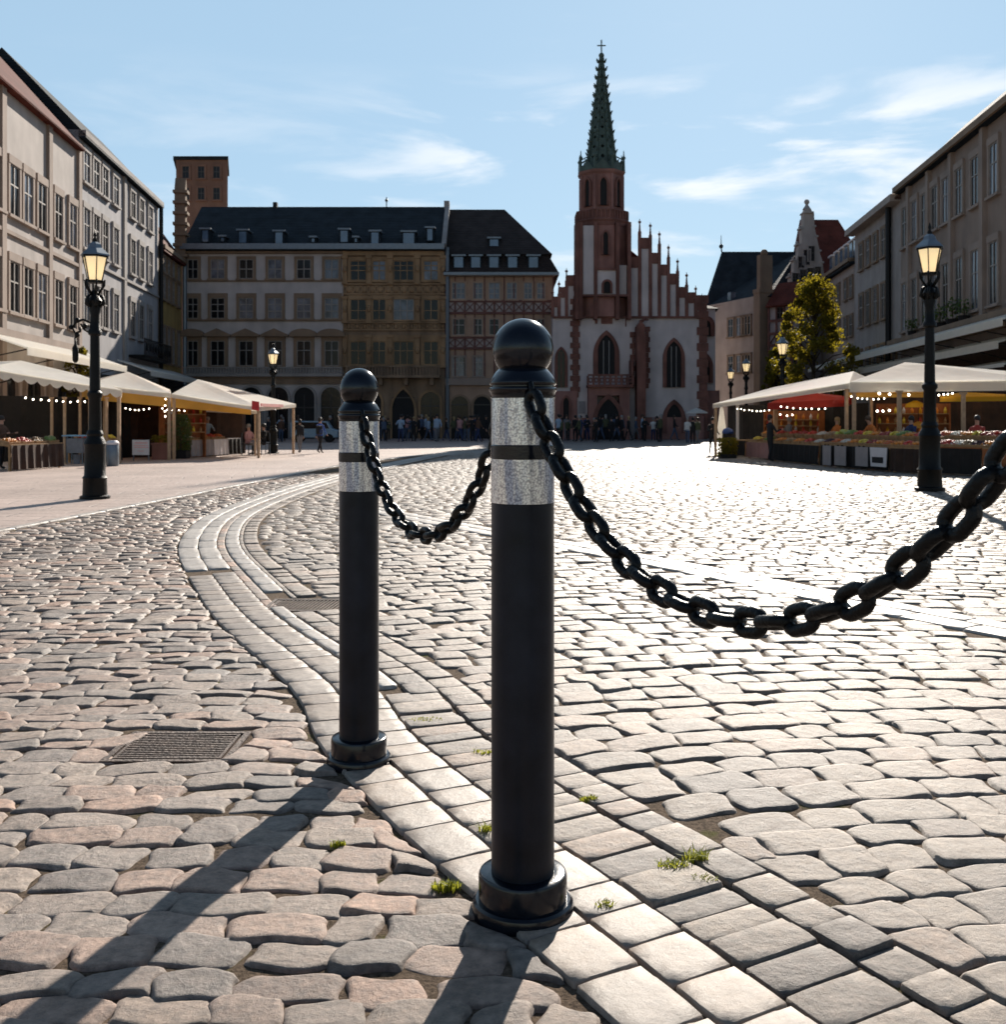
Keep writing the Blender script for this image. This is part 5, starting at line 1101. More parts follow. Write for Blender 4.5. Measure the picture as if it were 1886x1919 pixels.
cn = {id(c2): ('red-boarded right counter', 2), id(c3): ('middle right counter', 5), id(c4): ('grey-boarded right counter', 8), id(c5): ('maroon-skirted right counter', 4), id(c6): ('orange-topped right counter', 5), id(c7): ('far right counter', 4)}
kk = 0
seq = ['lemons', 'lettuces', 'oranges', 'tomatoes', 'oranges', 'potatoes', 'oranges', 'tomatoes', 'white mushrooms', 'tomatoes', 'apples', 'tomatoes', 'white mushrooms', 'potatoes', 'grapes', 'peppers', 'white mushrooms', 'oranges', 'lemons', 'apples', 'oranges', 'peppers', 'melons', 'lettuces', 'tomatoes', 'lemons', 'oranges', 'apples']
for c, (nm, n) in ((c, cn[id(c)]) for c in (c2, c3, c4, c5, c6, c7)):
    zt = c.children[0].data.vertices and max(v.co.z for v in c.children[0].data.vertices)
    for row in range(2):
        for i in range(n):
            x, y = on(c, (i + .5) / n, .22 + .42 * row); kd = seq[kk % len(seq)]; kk += 1
            crate(x, y, zt + .22 * row, c.rotation_euler.z + random.uniform(-.06, .06), kd, 'crate of %s, %s from left, %s row of the %s' % (kd, ORD[i], ('front', 'raised back')[row], nm), tilt=.22)
# grey boards hanging on the counter
for i, (a, b_, c_, d_, m) in enumerate(((1542, 1557, 834, 868, 'placard'), (1564, 1585, 834, 871, 'placard'), (1603, 1626, 838, 875, 'placard'), (1630, 1662, 838, 878, 'white_p'))):
    A, B = G(a, 874.6 + (a - 1540) * .078), G(b_, 874.6 + (b_ - 1540) * .078); z1 = .63; z0 = .06 + .02 * i
    v = Vector((B[0] - A[0], B[1] - A[1])); t = thing('stall_board', '%s hung on the right front counter skirt, %s from left' % (('grey narrow board', 'grey wide board', 'grey board', 'paler tapered board with dark picture')[i], ORD[i]), 'board', (A[0], A[1] - .08, 0), math.atan2(v.y, v.x), 'boards on the right counter')
    L_ = v.length; mb = MB(); mb.prism([(0.04 if i == 3 else 0, z0), (L_ - (.04 if i == 3 else 0), z0), (L_, z1), (0, z1)], -.03, 0); mb.build('panel', M[m], t, bevel=.008)
    if i == 3: mb = MB(); mb.box(L_ * .15, L_ * .8, -.036, -.031, z0 + .1, z0 + .26); mb.build('printed_picture', M['dark'], t)
    else: mb = MB(); mb.box(L_ * .3, L_ * .36, -.05, -.0, z1, z1 + .03); mb.box(L_ * .66, L_ * .72, -.05, -.0, z1, z1 + .03); mb.build('hook', M['iron'], t)
# string bulbs
def bulbs(label, A, B, n, r=.04, drop=.05):
    A, B = Vector(A), Vector(B); t = thing('string_lights', label, 'string lights', A, group='strings of lit bulbs under the tents'); mb = MB(); pts = []
    for i in range(21): s = i / 20; pts.append((B - A) * s - Vector((0, 0, 4 * drop * s * (1 - s))))
    mb.tube(pts, .006, 5); mb.build('cable', M['iron'], t)
    me = None
    for i in range(n):
        s = (i + .5) / n; p = (B - A) * s - Vector((0, 0, 4 * drop * s * (1 - s) + r * .9)) + Vector((random.uniform(-.02, .02), 0, random.uniform(-.015, .015)))
        if me is None: mb = MB(); mb.sm = True; mb.ball((0, 0, 0), r, 8, 6); o = mb.build('bulb', M['bulb'], t); me = o.data
        else: o = bpy.data.objects.new('bulb', me); C.objects.link(o); o.parent = t
        o.location = p
bulbs('row of round bulbs under the scalloped left tent', Pt(40, 744, 29), Pt(166, 751, 31), 9, .024)
bulbs('row of bulbs before the added dark boards between the left posts', Pt(230, 764, 33.5), Pt(283, 764, 34), 6, .021)
bulbs('short string of bulbs above the conifer', Pt(298, 763, 34.5), Pt(350, 768, 35.5), 5, .021)
bulbs('short vertical string of bulbs hanging from the left pyramid tent', Pt(311, 742, 34.2), Pt(309, 785, 34.2), 4, .026, 0)
bulbs('string of bulbs along the church end hem of the long right tent', Pt(1378, 764, 37), Pt(1446, 768, 35), 9, .021)
bulbs('string of bulbs below the red parasol cloth', Pt(1460, 760, 33), Pt(1552, 764, 31.6), 8, .021)
bulbs('lower string of bulbs left under the red parasol cloth', Pt(1458, 774, 34), Pt(1492, 775, 33.5), 3, .024)
bulbs('string of bulbs where the two right tents meet', Pt(1592, 741, 30), Pt(1662, 746, 29.3), 7, .021)
bulbs('upper string of large bulbs under the big right tent', Pt(1640, 733, 29), Pt(1712, 736, 28.8), 4, .036)
bulbs('string of bulbs under the hem of the big right tent beside the lamp post', Pt(1748, 737, 28.6), Pt(1790, 734, 28.4), 5, .024)
bulbs('three hanging bulbs inside the big right tent', Pt(1640, 766, 30), Pt(1672, 766, 30), 3, .032)
def shade(label, p, r, m='canvas_y'):
    t = thing('lamp_shade', label, 'lamp', p, group='coloured hanging shades in the right tent'); mb = MB(); mb.lathe([(r, -.10), (r * .9, 0), (r * .15, .10)], 16); mb.build('shade', M[m], t)
    mb = MB(); mb.tube([(0, 0, .08), (0, 0, .5)], .01, 5); mb.build('cord', M['iron'], t)
shade('flat orange-yellow hanging shade left of the right lamp post', Pt(1716, 757, 29.5), .28)
shade('ochre hanging cone low behind the right counter', Pt(1722, 796, 30.5), .24, 'canvas_o')
shade('small red hanging shade inside the right tent', Pt(1580, 750, 31.5), .3, 'canvas_r')
# closed parasol
x, y = G(1353, 850); t = thing('closed_parasol', 'folded white parasol standing at the church end of the right tent', 'parasol', (x, y, 0)); mb = MB(); mb.sm = True
mb.lathe([(.17, .62), (.20, .75), (.15, 1.2), (.08, 1.75), (.02, 2.0)], 10); mb.build('folded_cloth', M['canvas'], t); mb = MB(); mb.tube([(0, 0, 0), (0, 0, 2.05)], .025, 6); mb.lathe([(.2, 0), (.2, .05)], 10); mb.build('pole', M['post'], t)
# hedge planter and blue barrel thing at the church end
def hedge(label, px, pyb, w, h, d=.6, n=900, m='leaf_d'):
    x, y = G(px, pyb); t = thing('hedge_planter', label, 'hedge', (x, y, 0)); mb = MB()
    for i in range(n):
        c = Vector((random.uniform(-w / 2, w / 2) * (1.0), random.uniform(0, d), random.uniform(.08, h))); nn = Vector((random.gauss(0, 1), random.gauss(0, 1), random.gauss(0, 1))).normalized(); u = nn.orthogonal().normalized(); v = nn.cross(u); s = random.uniform(.06, .11)
        mb.add([c - u * s * .5, c + v * s * .3, c + u * s * .5, c - v * s * .3], [(0, 1, 2, 3)])
    mb.build('foliage', M[m], t); mb = MB(); mb.box(-w / 2 + .05, w / 2 - .05, .05, d - .05, 0, .14); mb.build('planter', M['darkcloth'], t)
hedge('clipped green hedge in a planter at the church end of the right tent', 1367, 859, .66, .72, m='leaf')
x, y = G(1369, 855); t = thing('covered_barrel', 'round blue-lidded barrel behind the clipped hedge of the right tent', 'barrel', (x + .03, y + .55, 0)); mb = MB(); mb.sm = True; mb.lathe([(.20, 0), (.22, .45), (.20, .86)], 16); mb.build('barrel_body', M['darkcloth'], t)
M['blue'] = mat('blue_plastic', (.02, .055, .20), .5); M['skyblue'] = mat('pale_blue_paint', (.16, .33, .50), .4)
mb = MB(); mb.sm = True; mb.lathe([(.215, .84), (.215, .92), (.17, 1.0), (.05, 1.06)], 16); mb.build('lid', M['blue'], t)
# left stall furniture
l1 = counter('dark wooden counter at the left edge under the scalloped tent', G(20, 884), G(118, 876), .72, .8, 'browncloth')
l2 = counter('dark counter behind the grey cart under the scalloped left tent', G(156, 868), G(228, 864), .70, .7, 'darkcloth')
l3 = counter('counter with beige panel and produce between the conifer and the striped box', G(356, 858), G(398, 855), .66, .8, 'placard')
l4 = counter('small counter with pale striped front and red produce on the left', G(400, 855), G(426, 853), .66, .8, 'stripe' if False else 'white_p')
l5 = counter('grey-topped table with black front near the end of the left tents', G(428, 853), G(455, 851), .64, .8, 'darkcloth', 'placard')
for c, nm, ks in ((l1, 'left edge counter', ['oranges', 'tomatoes', 'potatoes', 'lettuces']), (l2, 'counter behind the grey cart', ['apples', 'oranges', 'lemons']), (l3, 'beige-panelled left counter', ['white mushrooms', 'tomatoes', 'oranges']), (l4, 'pale striped left counter', ['tomatoes', 'peppers'])):
    zt = max(v.co.z for v in c.children[0].data.vertices)
    for i, kd in enumerate(ks): x, y = on(c, (i + .5) / len(ks), .28); crate(x, y, zt, c.rotation_euler.z, kd, 'crate of %s, %s from the left on the %s' % (kd, ORD[i], nm), tilt=.25)
x, y = G(139, 870); t = thing('serving_cart', 'grey serving cart with pale blue top beside the left lamp post', 'cart', (x, y, 0)); mb = MB(); mb.box(-.26, .26, 0, .4, .34, .80); mb.build('cabinet', M['grey_plastic'], t, bevel=.01)
mb = MB(); mb.box(-.36, .34, -.06, .46, .86, .90); mb.build('tabletop', M['skyblue'], t)
for a in (-.25, .22):
    for b_ in (.02, .36): mb = MB(); mb.box(a, a + .035, b_, b_ + .035, 0, .86); mb.build('leg', M['lead'], t)
mb = MB(); mb.lathe([(.1, 0), (.12, .3)], 12, (0, .2)); mb.build('bucket', M['grey_plastic'], t)
x, y = G(208, 874); t = thing('litter_bin', 'round grey litter bin right of the left lamp post', 'bin', (x, y + .12, 0)); mb = MB(); mb.sm = True; mb.lathe([(.165, 0), (.18, .03), (.18, .62), (.165, .64)], 18); mb.build('bin_body', M['lead'], t, angle=40)
mb = MB(); mb.sm = True; mb.lathe([(.19, .64), (.19, .70), (.12, .76)], 18); mb.build('lid', M['white_p'], t, angle=40)
x, y = G(264, 864); t = thing('sign_stand', 'white notice board with faint red writing on a thin stand under the left tents', 'sign', (x, y, 0)); mb = MB(); mb.box(-.28, .28, -.02, .01, .20, .70); mb.build('board', M['white_p'], t)
for a in (-.26, .24): mb = MB(); mb.box(a, a + .03, .0, .03, 0, .72); mb.build('leg', M['lead'], t)
mb = MB()
for zz, w_, hh in ((.58, .36, .045), (.50, .44, .03), (.44, .40, .03), (.32, .2, .025)):
    xx = -w_ / 2
    while xx < w_ / 2: l = random.uniform(.02, .06); mb.box(xx, xx + l, -.024, -.019, zz, zz + hh); xx += l + .014
mb.build('lettering', M['pink_print'], t)
x, y = G(299, 862); t = thing('planter_box', 'tall dark red planter box with yellowish plants left of the conifer', 'planter', (x, y + .2, 0)); mb = MB(); mb.box(-.27, .27, -.2, .2, 0, .52); mb.box(-.30, .30, -.23, .23, .52, .58); mb.build('box', M['red'], t, bevel=.01)
mb = MB()
for i in range(260):
    c = Vector((random.uniform(-.3, .3), random.uniform(-.2, .2), .58 + random.random() * .26)); nn = Vector((random.gauss(0, 1), random.gauss(0, 1), random.gauss(0, 1))).normalized(); u = nn.orthogonal().normalized(); v = nn.cross(u); s = random.uniform(.05, .1); mb.add([c - u * s * .5, c + v * s * .3, c + u * s * .5, c - v * s * .3], [(0, 1, 2, 3)])
mb.build('foliage', M['leaf'], t)
x, y = G(335, 860); t = thing('potted_conifer', 'dark bushy conifer in a black pot under the left tents', 'potted tree', (x, y + .2, 0)); mb = MB()
for i in range(2600):
    z = .30 + 1.25 * random.random() ** .9; rr = .40 * (1 - ((z - .75) / .95) ** 2) ** .5 if abs((z - .75) / .95) < 1 else .05; a = random.uniform(0, 6.28); q = rr * random.random() ** .35; c = Vector((q * math.cos(a), q * math.sin(a), z)); nn = Vector((random.gauss(0, 1), random.gauss(0, 1), random.gauss(0, .5))).normalized(); u = nn.orthogonal().normalized(); v = nn.cross(u); s = random.uniform(.05, .09)
    mb.add([c - u * s * .5, c + v * s * .25, c + u * s * .5, c - v * s * .25], [(0, 1, 2, 3)])
mb.build('foliage', M['leaf_d'], t); mb = MB(); mb.box(-.27, .27, -.22, .22, 0, .30); mb.build('pot', M['darkcloth'], t, bevel=.01); mb = MB(); mb.tube([(0, 0, .2), (0, 0, 1.2)], [.04, .02], 6); mb.build('trunk', M['bark'], t)
def shelf(label, A, B, h, items):
    A, B = Vector((*A, 0)), Vector((*B, 0)); v = B - A; t = thing('goods_shelf', label, 'shelf', A, math.atan2(v.y, v.x)); L_ = v.length; mb = MB()
    mb.box(0, L_, .25, .28, 0, h); mb.box(0, .04, 0, .25, 0, h); mb.box(L_ - .04, L_, 0, .25, 0, h); mb.build('cabinet', M['orange_b'], t)
    for j, z in enumerate(np.linspace(.9, h - .35, 3)):
        mb = MB(); mb.box(.04, L_ - .04, 0, .25, z, z + .03); mb.build('board', M['wood'], t)
        for k in range(items):
            x = .1 + (L_ - .25) * k / (items - 1); c = random.choice(['p_oranges', 'p_lemons', 'canvas_y', 'p_tomatoes', 'white_p', 'wood']); mb = MB(); mb.sm = True; mb.lathe([(.045, z + .03), (.05, z + .15), (.02, z + .19), (.02, z + .23)], 8, (x, .12)); mb.build('jar', M[c], t)
shelf('orange-brown shelf of jars behind the notice board on the left', (-11.9, 35.6), (-10.9, 37.2), 1.9, 6)
shelf('shelf of jars at the back of the big right tent', (12.3, 33.4), (14.4, 32.6), 1.9, 9)
shelf('shelf of jars at the back of the long right tent', (9.9, 38.5), (11.3, 36.2), 1.7, 8)
# pale blue van beyond the left tents
x, y = G(588, 829); t = thing('parked_van', 'pale blue parked van partly hidden behind the walking man', 'van', (x, y, 0), R(4)); mb = MB()
M['van'] = mat('pale_blue_van_paint', (.20, .30, .38), .3, .1, .04); 
mb.prism([(-1.3, .28), (1.45, .28), (1.5, .7), (1.15, .82), (.85, 1.25), (-1.2, 1.28), (-1.32, 1.15)], -.55, .55); mb.build('body', M['van'], t, bevel=.05)
mb = MB(); mb.prism([(-1.1, .82), (.98, .82), (.78, 1.18), (-1.1, 1.2)], -.56, .56); mb.build('window', M['glass'], t)
for a in (-.8, .95): 
    for s_ in (-.5, .5): mb = MB(); mb.tube([(a, s_ - .07, .26), (a, s_ + .07, .26)], .26, 14); mb.build('wheel', M['darkcloth'], t)
for s_ in (-.42, .42): mb = MB(); mb.ball((1.49, s_, .6), .09, 8, 5, (.4, 1, 1)); mb.build('headlight', M['lead'], t)
# ------------------------------------------------------------------ people
def human(pose):
    """one skinned body, 1.75 high; pose gives leg stride, arm angles, lean"""
    st, al, ar, lean, sit = pose.get('stride', .0), pose.get('al', .15), pose.get('ar', .15), pose.get('lean', 0), pose.get('sit', 0)
    hipz = .92 if not sit else .50; V = []; E = []; Rr = []
    def n(p, r, par): V.append(Vector(p)); Rr.append(r); 
    def add(p, r, par=None):
        V.append(Vector(p)); Rr.append(r if isinstance(r, tuple) else (r, r))
        if par is not None: E.append((par, len(V) - 1))
        return len(V) - 1
    L = lambda z: lean * (z - hipz)
    pel = add((0, 0, hipz), (.155, .115)); bel = add((0, L(hipz + .18), hipz + .18), (.135, .105), pel); che = add((0, L(hipz + .38), hipz + .38), (.17, .12), bel)
    nb = add((0, L(hipz + .53), hipz + .53), (.075, .07), che); nk = add((0, L(hipz + .59), hipz + .59), (.055, .055), nb); hd = add((0, L(hipz + .68) + .01, hipz + .68), (.075, .088), nk); ht = add((0, L(hipz + .78), hipz + .78), (.07, .085), hd)
    for s, arm in ((-1, al), (1, ar)):
        sh = add((s * .175, L(hipz + .46), hipz + .46), .058, che); a = arm
        el = add((s * (.20 + .28 * math.sin(a) * .4), L(hipz + .46) - .28 * math.sin(a) * .5, hipz + .46 - .29 * math.cos(a * .6)), .042, sh); f = pose.get('bend', .3) + a
        wr_ = add((s * .21, V[el].y - .25 * math.sin(f), V[el].z - .25 * math.cos(f)), .030, el); hn = add((V[wr_].x, V[wr_].y - .10 * math.sin(f), V[wr_].z - .10 * math.cos(f)), (.036, .022), wr_)
        if sit:
            h = add((s * .09, -.02, hipz - .02), .085, pel); k_ = add((s * .11, -.44, hipz), .062, h); an = add((s * .11, -.46, .09), .042, k_); to = add((s * .12, -.62, .035), .034, an)
        else:
            q = s * st; h = add((s * .09, 0, hipz - .08), .088, pel); k_ = add((s * .10, -q * .5 * .42 - .02, .50), .062, h); an = add((s * .10, -q * .42 + (.06 if q < 0 else 0), .09 + (.05 if q < -.1 else 0)), .042, k_); to = add((s * .11, V[an].y - .15, .035 + (.02 if q < -.1 else 0)), .034, an)
    me = bpy.data.meshes.new('person_body'); me.from_pydata(V, E, []); o = bpy.data.objects.new('tmp', me); C.objects.link(o)
    o.modifiers.new('s', 'SKIN'); sk = me.skin_vertices[0].data
    for i, r in enumerate(Rr): sk[i].radius = r
    sk[0].use_root = True; o.modifiers.new('b', 'SUBSURF').levels = 1
    dg = bpy.context.evaluated_depsgraph_get(); ev = o.evaluated_get(dg); m2 = bpy.data.meshes.new_from_object(ev); bpy.data.objects.remove(o); m2.name = 'person_body'
    m2['hip'] = hipz; m2['hx'] = hipz + .70; m2['hy'] = L(hipz + .72)
    return m2
POSES = [dict(stride=0, al=.15, ar=.15), dict(stride=.55, al=.5, ar=-.3), dict(stride=-.5, al=-.2, ar=.6), dict(stride=.12, al=.9, ar=.2, bend=1.0), dict(stride=-.1, al=.9, ar=.9, bend=.9), dict(lean=-.45, stride=.15, al=1.0, ar=1.0, bend=.5), dict(sit=1, al=.7, ar=.7, bend=.8)]
BASE = [human(p) for p in POSES]
M['skin'] = mat('skin', (.42, .24, .17), .6, 0, .08); HC = {'dark': (.012, .009, .008), 'brown': (.05, .028, .015), 'grey': (.25, .24, .23), 'blond': (.32, .22, .10)}
for k, c in HC.items(): M['hair_' + k] = mat('hair_' + k, c, .6)
CL = {'black': (.010, .010, .012), 'navy': (.02, .035, .10), 'blue': (.03, .09, .34), 'pale blue': (.30, .40, .52), 'white': (.60, .58, .56), 'grey': (.15, .15, .16), 'red': (.30, .04, .03), 'pink': (.42, .22, .22), 'beige': (.36, .28, .2), 'olive': (.08, .085, .04), 'orange': (.5, .15, .03), 'brown': (.10, .05, .03), 'denim': (.06, .09, .15)}
for k, c in CL.items(): M['cl_' + k] = mat('cloth_' + k.replace(' ', '_'), c, .85, 0, .12, 8)
def person(x, y, rz, pose, top, bot, hair, label, h=1.58, longhair=False, z=0, group=None):
    me = BASE[pose].copy(); k = h / 1.72; hip = me['hip']; me.materials.clear()
    for m in (M['skin'], M['cl_' + top], M['cl_' + bot], M['cl_black']): me.materials.append(m)
    nv = me.vertices; idx = []
    for p in me.polygons:
        c = p.center; zz = c.z
        if zz > hip + .555: i = 0
        elif zz < .085 and pose != 6 or (pose == 6 and zz < .1): i = 3
        elif zz < hip - .02 or (pose == 6 and c.y < -.15 and zz < hip + .12 and abs(c.x) < .19): i = 2
        else: i = 1
        idx.append(i)
    # hands: faces furthest along each arm
    for s in (-1, 1):
        vs = [v for v in nv if v.co.x * s > .17 and v.co.z > hip - .35 and (v.co.z < hip + .5)]
        if vs:
            vt = min(vs, key=lambda v: v.co.z + v.co.y * .9) if pose in (0, 1, 2) else min(vs, key=lambda v: v.co.y + v.co.z * .4)
            for j, p in enumerate(me.polygons):
                if (p.center - vt.co).length < .10: idx[j] = 0
    me.polygons.foreach_set('material_index', idx); me.polygons.foreach_set('use_smooth', [True] * len(idx))
    o = bpy.data.objects.new('person', me); C.objects.link(o); o.location = (x, y, z); o.rotation_euler = (0, 0, rz); o.scale = (k, k, k); tag(o, label, 'person', group)
    mb = MB(); mb.sm = True; hy = me['hy']; hz_ = me['hx']; mb.ball((0, hy + .012, hz_ + .06), .108, 10, 7, (.86, 1.0, .92))
    mb.ball((0, hy + .05, hz_ - (.04 if longhair else -.01)), .10, 10, 6, (.85, .62, 1.5 if longhair else .95))
    mb.build('hair', M['hair_' + hair], o)
    mb = MB(); mb.sm = True; mb.ball((0, hy - .098, hz_ - .005), .014, 6, 4, (1, 1.2, 1.6)); mb.build('nose', M['skin'], o)
    mb = MB()
    for s in (-1, 1): mb.ball((s * .032, hy - .086, hz_ + .022), .010, 6, 4)
    mb.box(-.022, .022, hy - .092, hy - .080, hz_ - .045, hz_ - .037); mb.build('facial_features', M['hair_dark'], o)
    return o
def pat(px, pyb, *a, **k): x, y = G(px, pyb); return person(x, y, *a, **k)
pat(600, 850, R(150), 1, 'blue', 'black', 'dark', 'man in a blue jacket and black trousers walking across the square near the farther bollard', h=1.42)
x, y = G(606, 852); t = thing('backpack', 'dark backpack worn by the man in the blue jacket', 'backpack', (x - .12, y - .16, .78), R(60)); mb = MB(); mb.box(-.13, .13, -.07, .09, 0, .36); mb.build('bag', M['cl_black'], t, bevel=.04); mb = MB(); mb.box(-.1, .1, -.10, -.07, .05, .2); mb.build('pocket', M['cl_navy'], t, bevel=.02)
pat(1336, 853, R(10), 3, 'black', 'black', 'dark', 'person in a long black coat standing at the church end of the right tent', h=1.42, longhair=True)
for i, (p, a, c, hh) in enumerate(((1289, 'white', 'denim', 'grey'), (1299, 'black', 'black', 'dark'), (1308, 'olive', 'grey', 'brown'))):
    pat(p, 831, R(160 + 20 * i), (1, 0, 2)[i], a, c, hh, 'person in a %s top walking in the group of three between church and right tent' % a, h=1.45)
pat(562, 849, R(-150), 2, 'black', 'grey', 'dark', 'person in black walking right of the last left tent', h=1.35)
def behind(ct, u, d, pose, top, bot, hair, label, rz=None, h=1.5, **k): x, y = on(ct, u, d); person(x, y, (ct.rotation_euler.z if rz is None else rz), pose, top, bot, hair, label, h, **k)
behind(c3, .18, -.35, 3, 'black', 'black', 'dark', 'large person in black standing in front of the middle right counter', rz=math.pi + c3.rotation_euler.z, h=1.5)
behind(c3, .62, 1.25, 4, 'orange', 'brown', 'blond', 'woman in an orange top serving behind the middle right counter', h=1.42, longhair=True)
behind(c4, .25, 1.3, 5, 'orange', 'black', 'brown', 'seller in orange leaning over the grey-boarded right counter', h=1.45)
behind(c4, .72, 1.35, 4, 'navy', 'black', 'dark', 'seller in navy behind the grey-boarded right counter', h=1.45)
behind(c6, .45, 1.3, 3, 'red', 'black', 'dark', 'seller in red behind the orange-topped right counter', h=1.45)
behind(c2, .45, 1.2, 4, 'grey', 'black', 'grey', 'grey-haired seller behind the red-boarded right counter', h=1.42)
behind(l5, .1, 1.0, 5, 'pale blue', 'denim', 'grey', 'seller in a pale blue shirt bending over the grey-topped left table', rz=R(30), h=1.45)
behind(l1, .5, 1.1, 4, 'brown', 'black', 'dark', 'seller in brown behind the left edge counter', h=1.45)
behind(l3, .5, 1.1, 3, 'olive', 'black', 'brown', 'seller in olive behind the beige-panelled left counter', h=1.42)
def chair(px, pyb, rz, label):
    x, y = G(px, pyb); t = thing('folding_chair', label, 'chair', (x, y, 0), rz, 'chairs at the end of the left tents')
    mb = MB(); mb.box(-.2, .2, -.2, .2, .42, .45); mb.build('seat', M['darkcloth'], t); mb = MB(); mb.box(-.2, .2, .18, .21, .5, .85); mb.build('backrest', M['darkcloth'], t)
    for a in (-.18, .18):
        for b_ in (-.18, .18): mb = MB(); mb.bar((a, b_, 0), (a, b_, .85 if b_ > 0 else .42), .03); mb.build('leg', M['lead'], t)
chair(466, 853, R(60), 'dark chair under the person in pink at the end of the left tents')
pat(466, 853, R(60), 6, 'pink', 'grey', 'grey', 'seated person in a pink top at the end of the left tents', h=1.55)
chair(494, 852, R(-50), 'dark chair under the person in black beside the small lamp post')
pat(494, 852, R(-50), 6, 'black', 'black', 'dark', 'seated person in black beside the small lamp post', h=1.55)
# the crowd along the far side
rnd = random.Random(5)
tops = ['black', 'navy', 'black', 'grey', 'black', 'pale blue', 'black', 'navy', 'black', 'brown', 'pink', 'denim', 'black', 'olive', 'brown', 'black', 'white']
bots = ['black', 'denim', 'black', 'black', 'navy', 'grey', 'black']
seg = [('by the pale arcade', 500, 636, 10), ('before the ornate brown building', 716, 838, 18), ('before the half-timbered house', 842, 916, 11), ('before the church portal', 1046, 1180, 22), ('before the church right half', 1186, 1274, 7)]
used = {}
for place, a, c, n in seg:
    xs = sorted(a + (c - a) * min(.99, max(.01, (i // 3 * 3 + 1.5) / n + rnd.gauss(0, 1.1) / n)) for i in range(n))
    for i in range(n):
        px = xs[i]; y = rnd.uniform(60, 68); x = (px - CX) / F * y
        tp, bt = rnd.choice(tops), rnd.choice(bots); hr = rnd.choice(['dark', 'brown', 'grey', 'dark', 'brown', 'dark', 'blond'])
        person(x, y, rnd.uniform(0, 6.28), rnd.choice([0, 0, 1, 2, 3, 4]), tp, bt, hr, 'person in %s top, %s from left in the crowd %s' % (tp, (ORD + ['twenty-sixth'])[i], place), h=rnd.uniform(1.42, 1.66), longhair=rnd.random() < .4, group='people in the far crowd')
# cafe parasols glimpsed by the crowd
for p, lab in ((1306, 'small pale cafe parasol between the church corner and the right tent'),):
    x, y = (p - CX) / F * 64, 64; t = thing('cafe_parasol', lab, 'parasol', (x, y, 0)); mb = MB(); mb.lathe([(.7, 1.75), (.68, 1.82), (.03, 2.1)], 8); mb.build('canopy', M['canvas'], t); mb = MB(); mb.tube([(0, 0, 0), (0, 0, 2.1)], .03, 6); mb.build('pole', M['post'], t)
# ------------------------------------------------------------------ trees
def tree(x, y, H, cr, zc, n, label, seed=3, m='leaf', lf=.24):
    rn = random.Random(seed); t = thing('deciduous_tree', label, 'tree', (x, y, 0)); mb = MB(); mb.sm = True
    mb.tube([(0, 0, 0), (.03, 0, 1.5), (-.03, .02, 3.5), (0, 0, H * .6), (.05, 0, H * .92)], [.2, .16, .13, .08, .02], 9); clumps = []
    for i in range(38):
        f = (i + .5) / 38; z = zc + (H - zc) * f ** .95; prof = min(1, f * 2.6 + .45) * (1.02 - f) ** .62 * 1.12; a = i * 2.4 + rn.uniform(-.4, .4); q = cr * prof * rn.uniform(.55, 1.0)
        if i % 5 == 0: q *= 1.3
        c = Vector((q * math.cos(a), q * math.sin(a), z)); clumps.append((c, rn.uniform(.35, .8) * cr * .38))
        mb.tube([(0, 0, max(1.6, z - 1.2)), c * .5 + Vector((0, 0, z * .5 - .25)), c], [.07, .045, .015], 5)
    mb.build('trunk', M['bark'], t)
    mb = MB(); per = n // len(clumps)
    for c, r in clumps:
        for k in range(per):
            d = Vector((rn.gauss(0, 1), rn.gauss(0, 1), rn.gauss(0, .8))); d = d.normalized() * r * rn.random() ** .5; p = c + d
            nn = (d.normalized() + Vector((rn.gauss(0, .8), rn.gauss(0, .8), rn.gauss(0, .8)))).normalized(); u = nn.orthogonal().normalized(); v = nn.cross(u); s = lf * rn.uniform(.5, 1.15)
            mb.add([p - u * s * .5, p + v * s * .32, p + u * s * .5 - nn * s * .1, p - v * s * .32], [(0, 1, 2, 3)])
    mb.build('crown', M[m], t)
tree((1526 - CX) / F * 62, 62, 9.9, 2.5, 2.8, 9500, 'yellow-green autumn tree behind the right tents in front of the stepped gable house')
tree((1452 - CX) / F * 66, 66, 5.9, 1.0, 2.6, 3500, 'small yellow-green tree left of the big autumn tree', 9)
tree((150 - CX) / F * 46, 46, 4.6, .8, 2.2, 2600, 'small leafy tree by the house wall behind the left lamp post', 5, lf=.18)
# ------------------------------------------------------------------ light, sky, camera
az, el = R(14.8), R(28.0)
sun = bpy.data.lights.new('sun', 'SUN'); sun.energy = 5.0; sun.angle = R(.55); sun.color = (1, .91, .80); so = bpy.data.objects.new('sun', sun); C.objects.link(so)
d = Vector((math.sin(az) * math.cos(el), math.cos(az) * math.cos(el), math.sin(el))); so.rotation_euler = d.to_track_quat('Z', 'Y').to_euler(); so.location = (20, 80, 60)
w = bpy.data.worlds.new('World'); bpy.context.scene.world = w; w.use_nodes = True; t = w.node_tree; N = t.nodes; L = t.links; bg = N['Background']
sk = N.new('ShaderNodeTexSky'); sk.sky_type = 'NISHITA'; sk.sun_disc = False; sk.sun_elevation = el; sk.sun_rotation = az; sk.altitude = 0; sk.air_density = SKY[0]; sk.dust_density = SKY[1]; sk.ozone_density = SKY[2]
tc = N.new('ShaderNodeTexCoord'); sep = N.new('ShaderNodeSeparateXYZ'); L.new(tc.outputs['Generated'], sep.inputs[0])
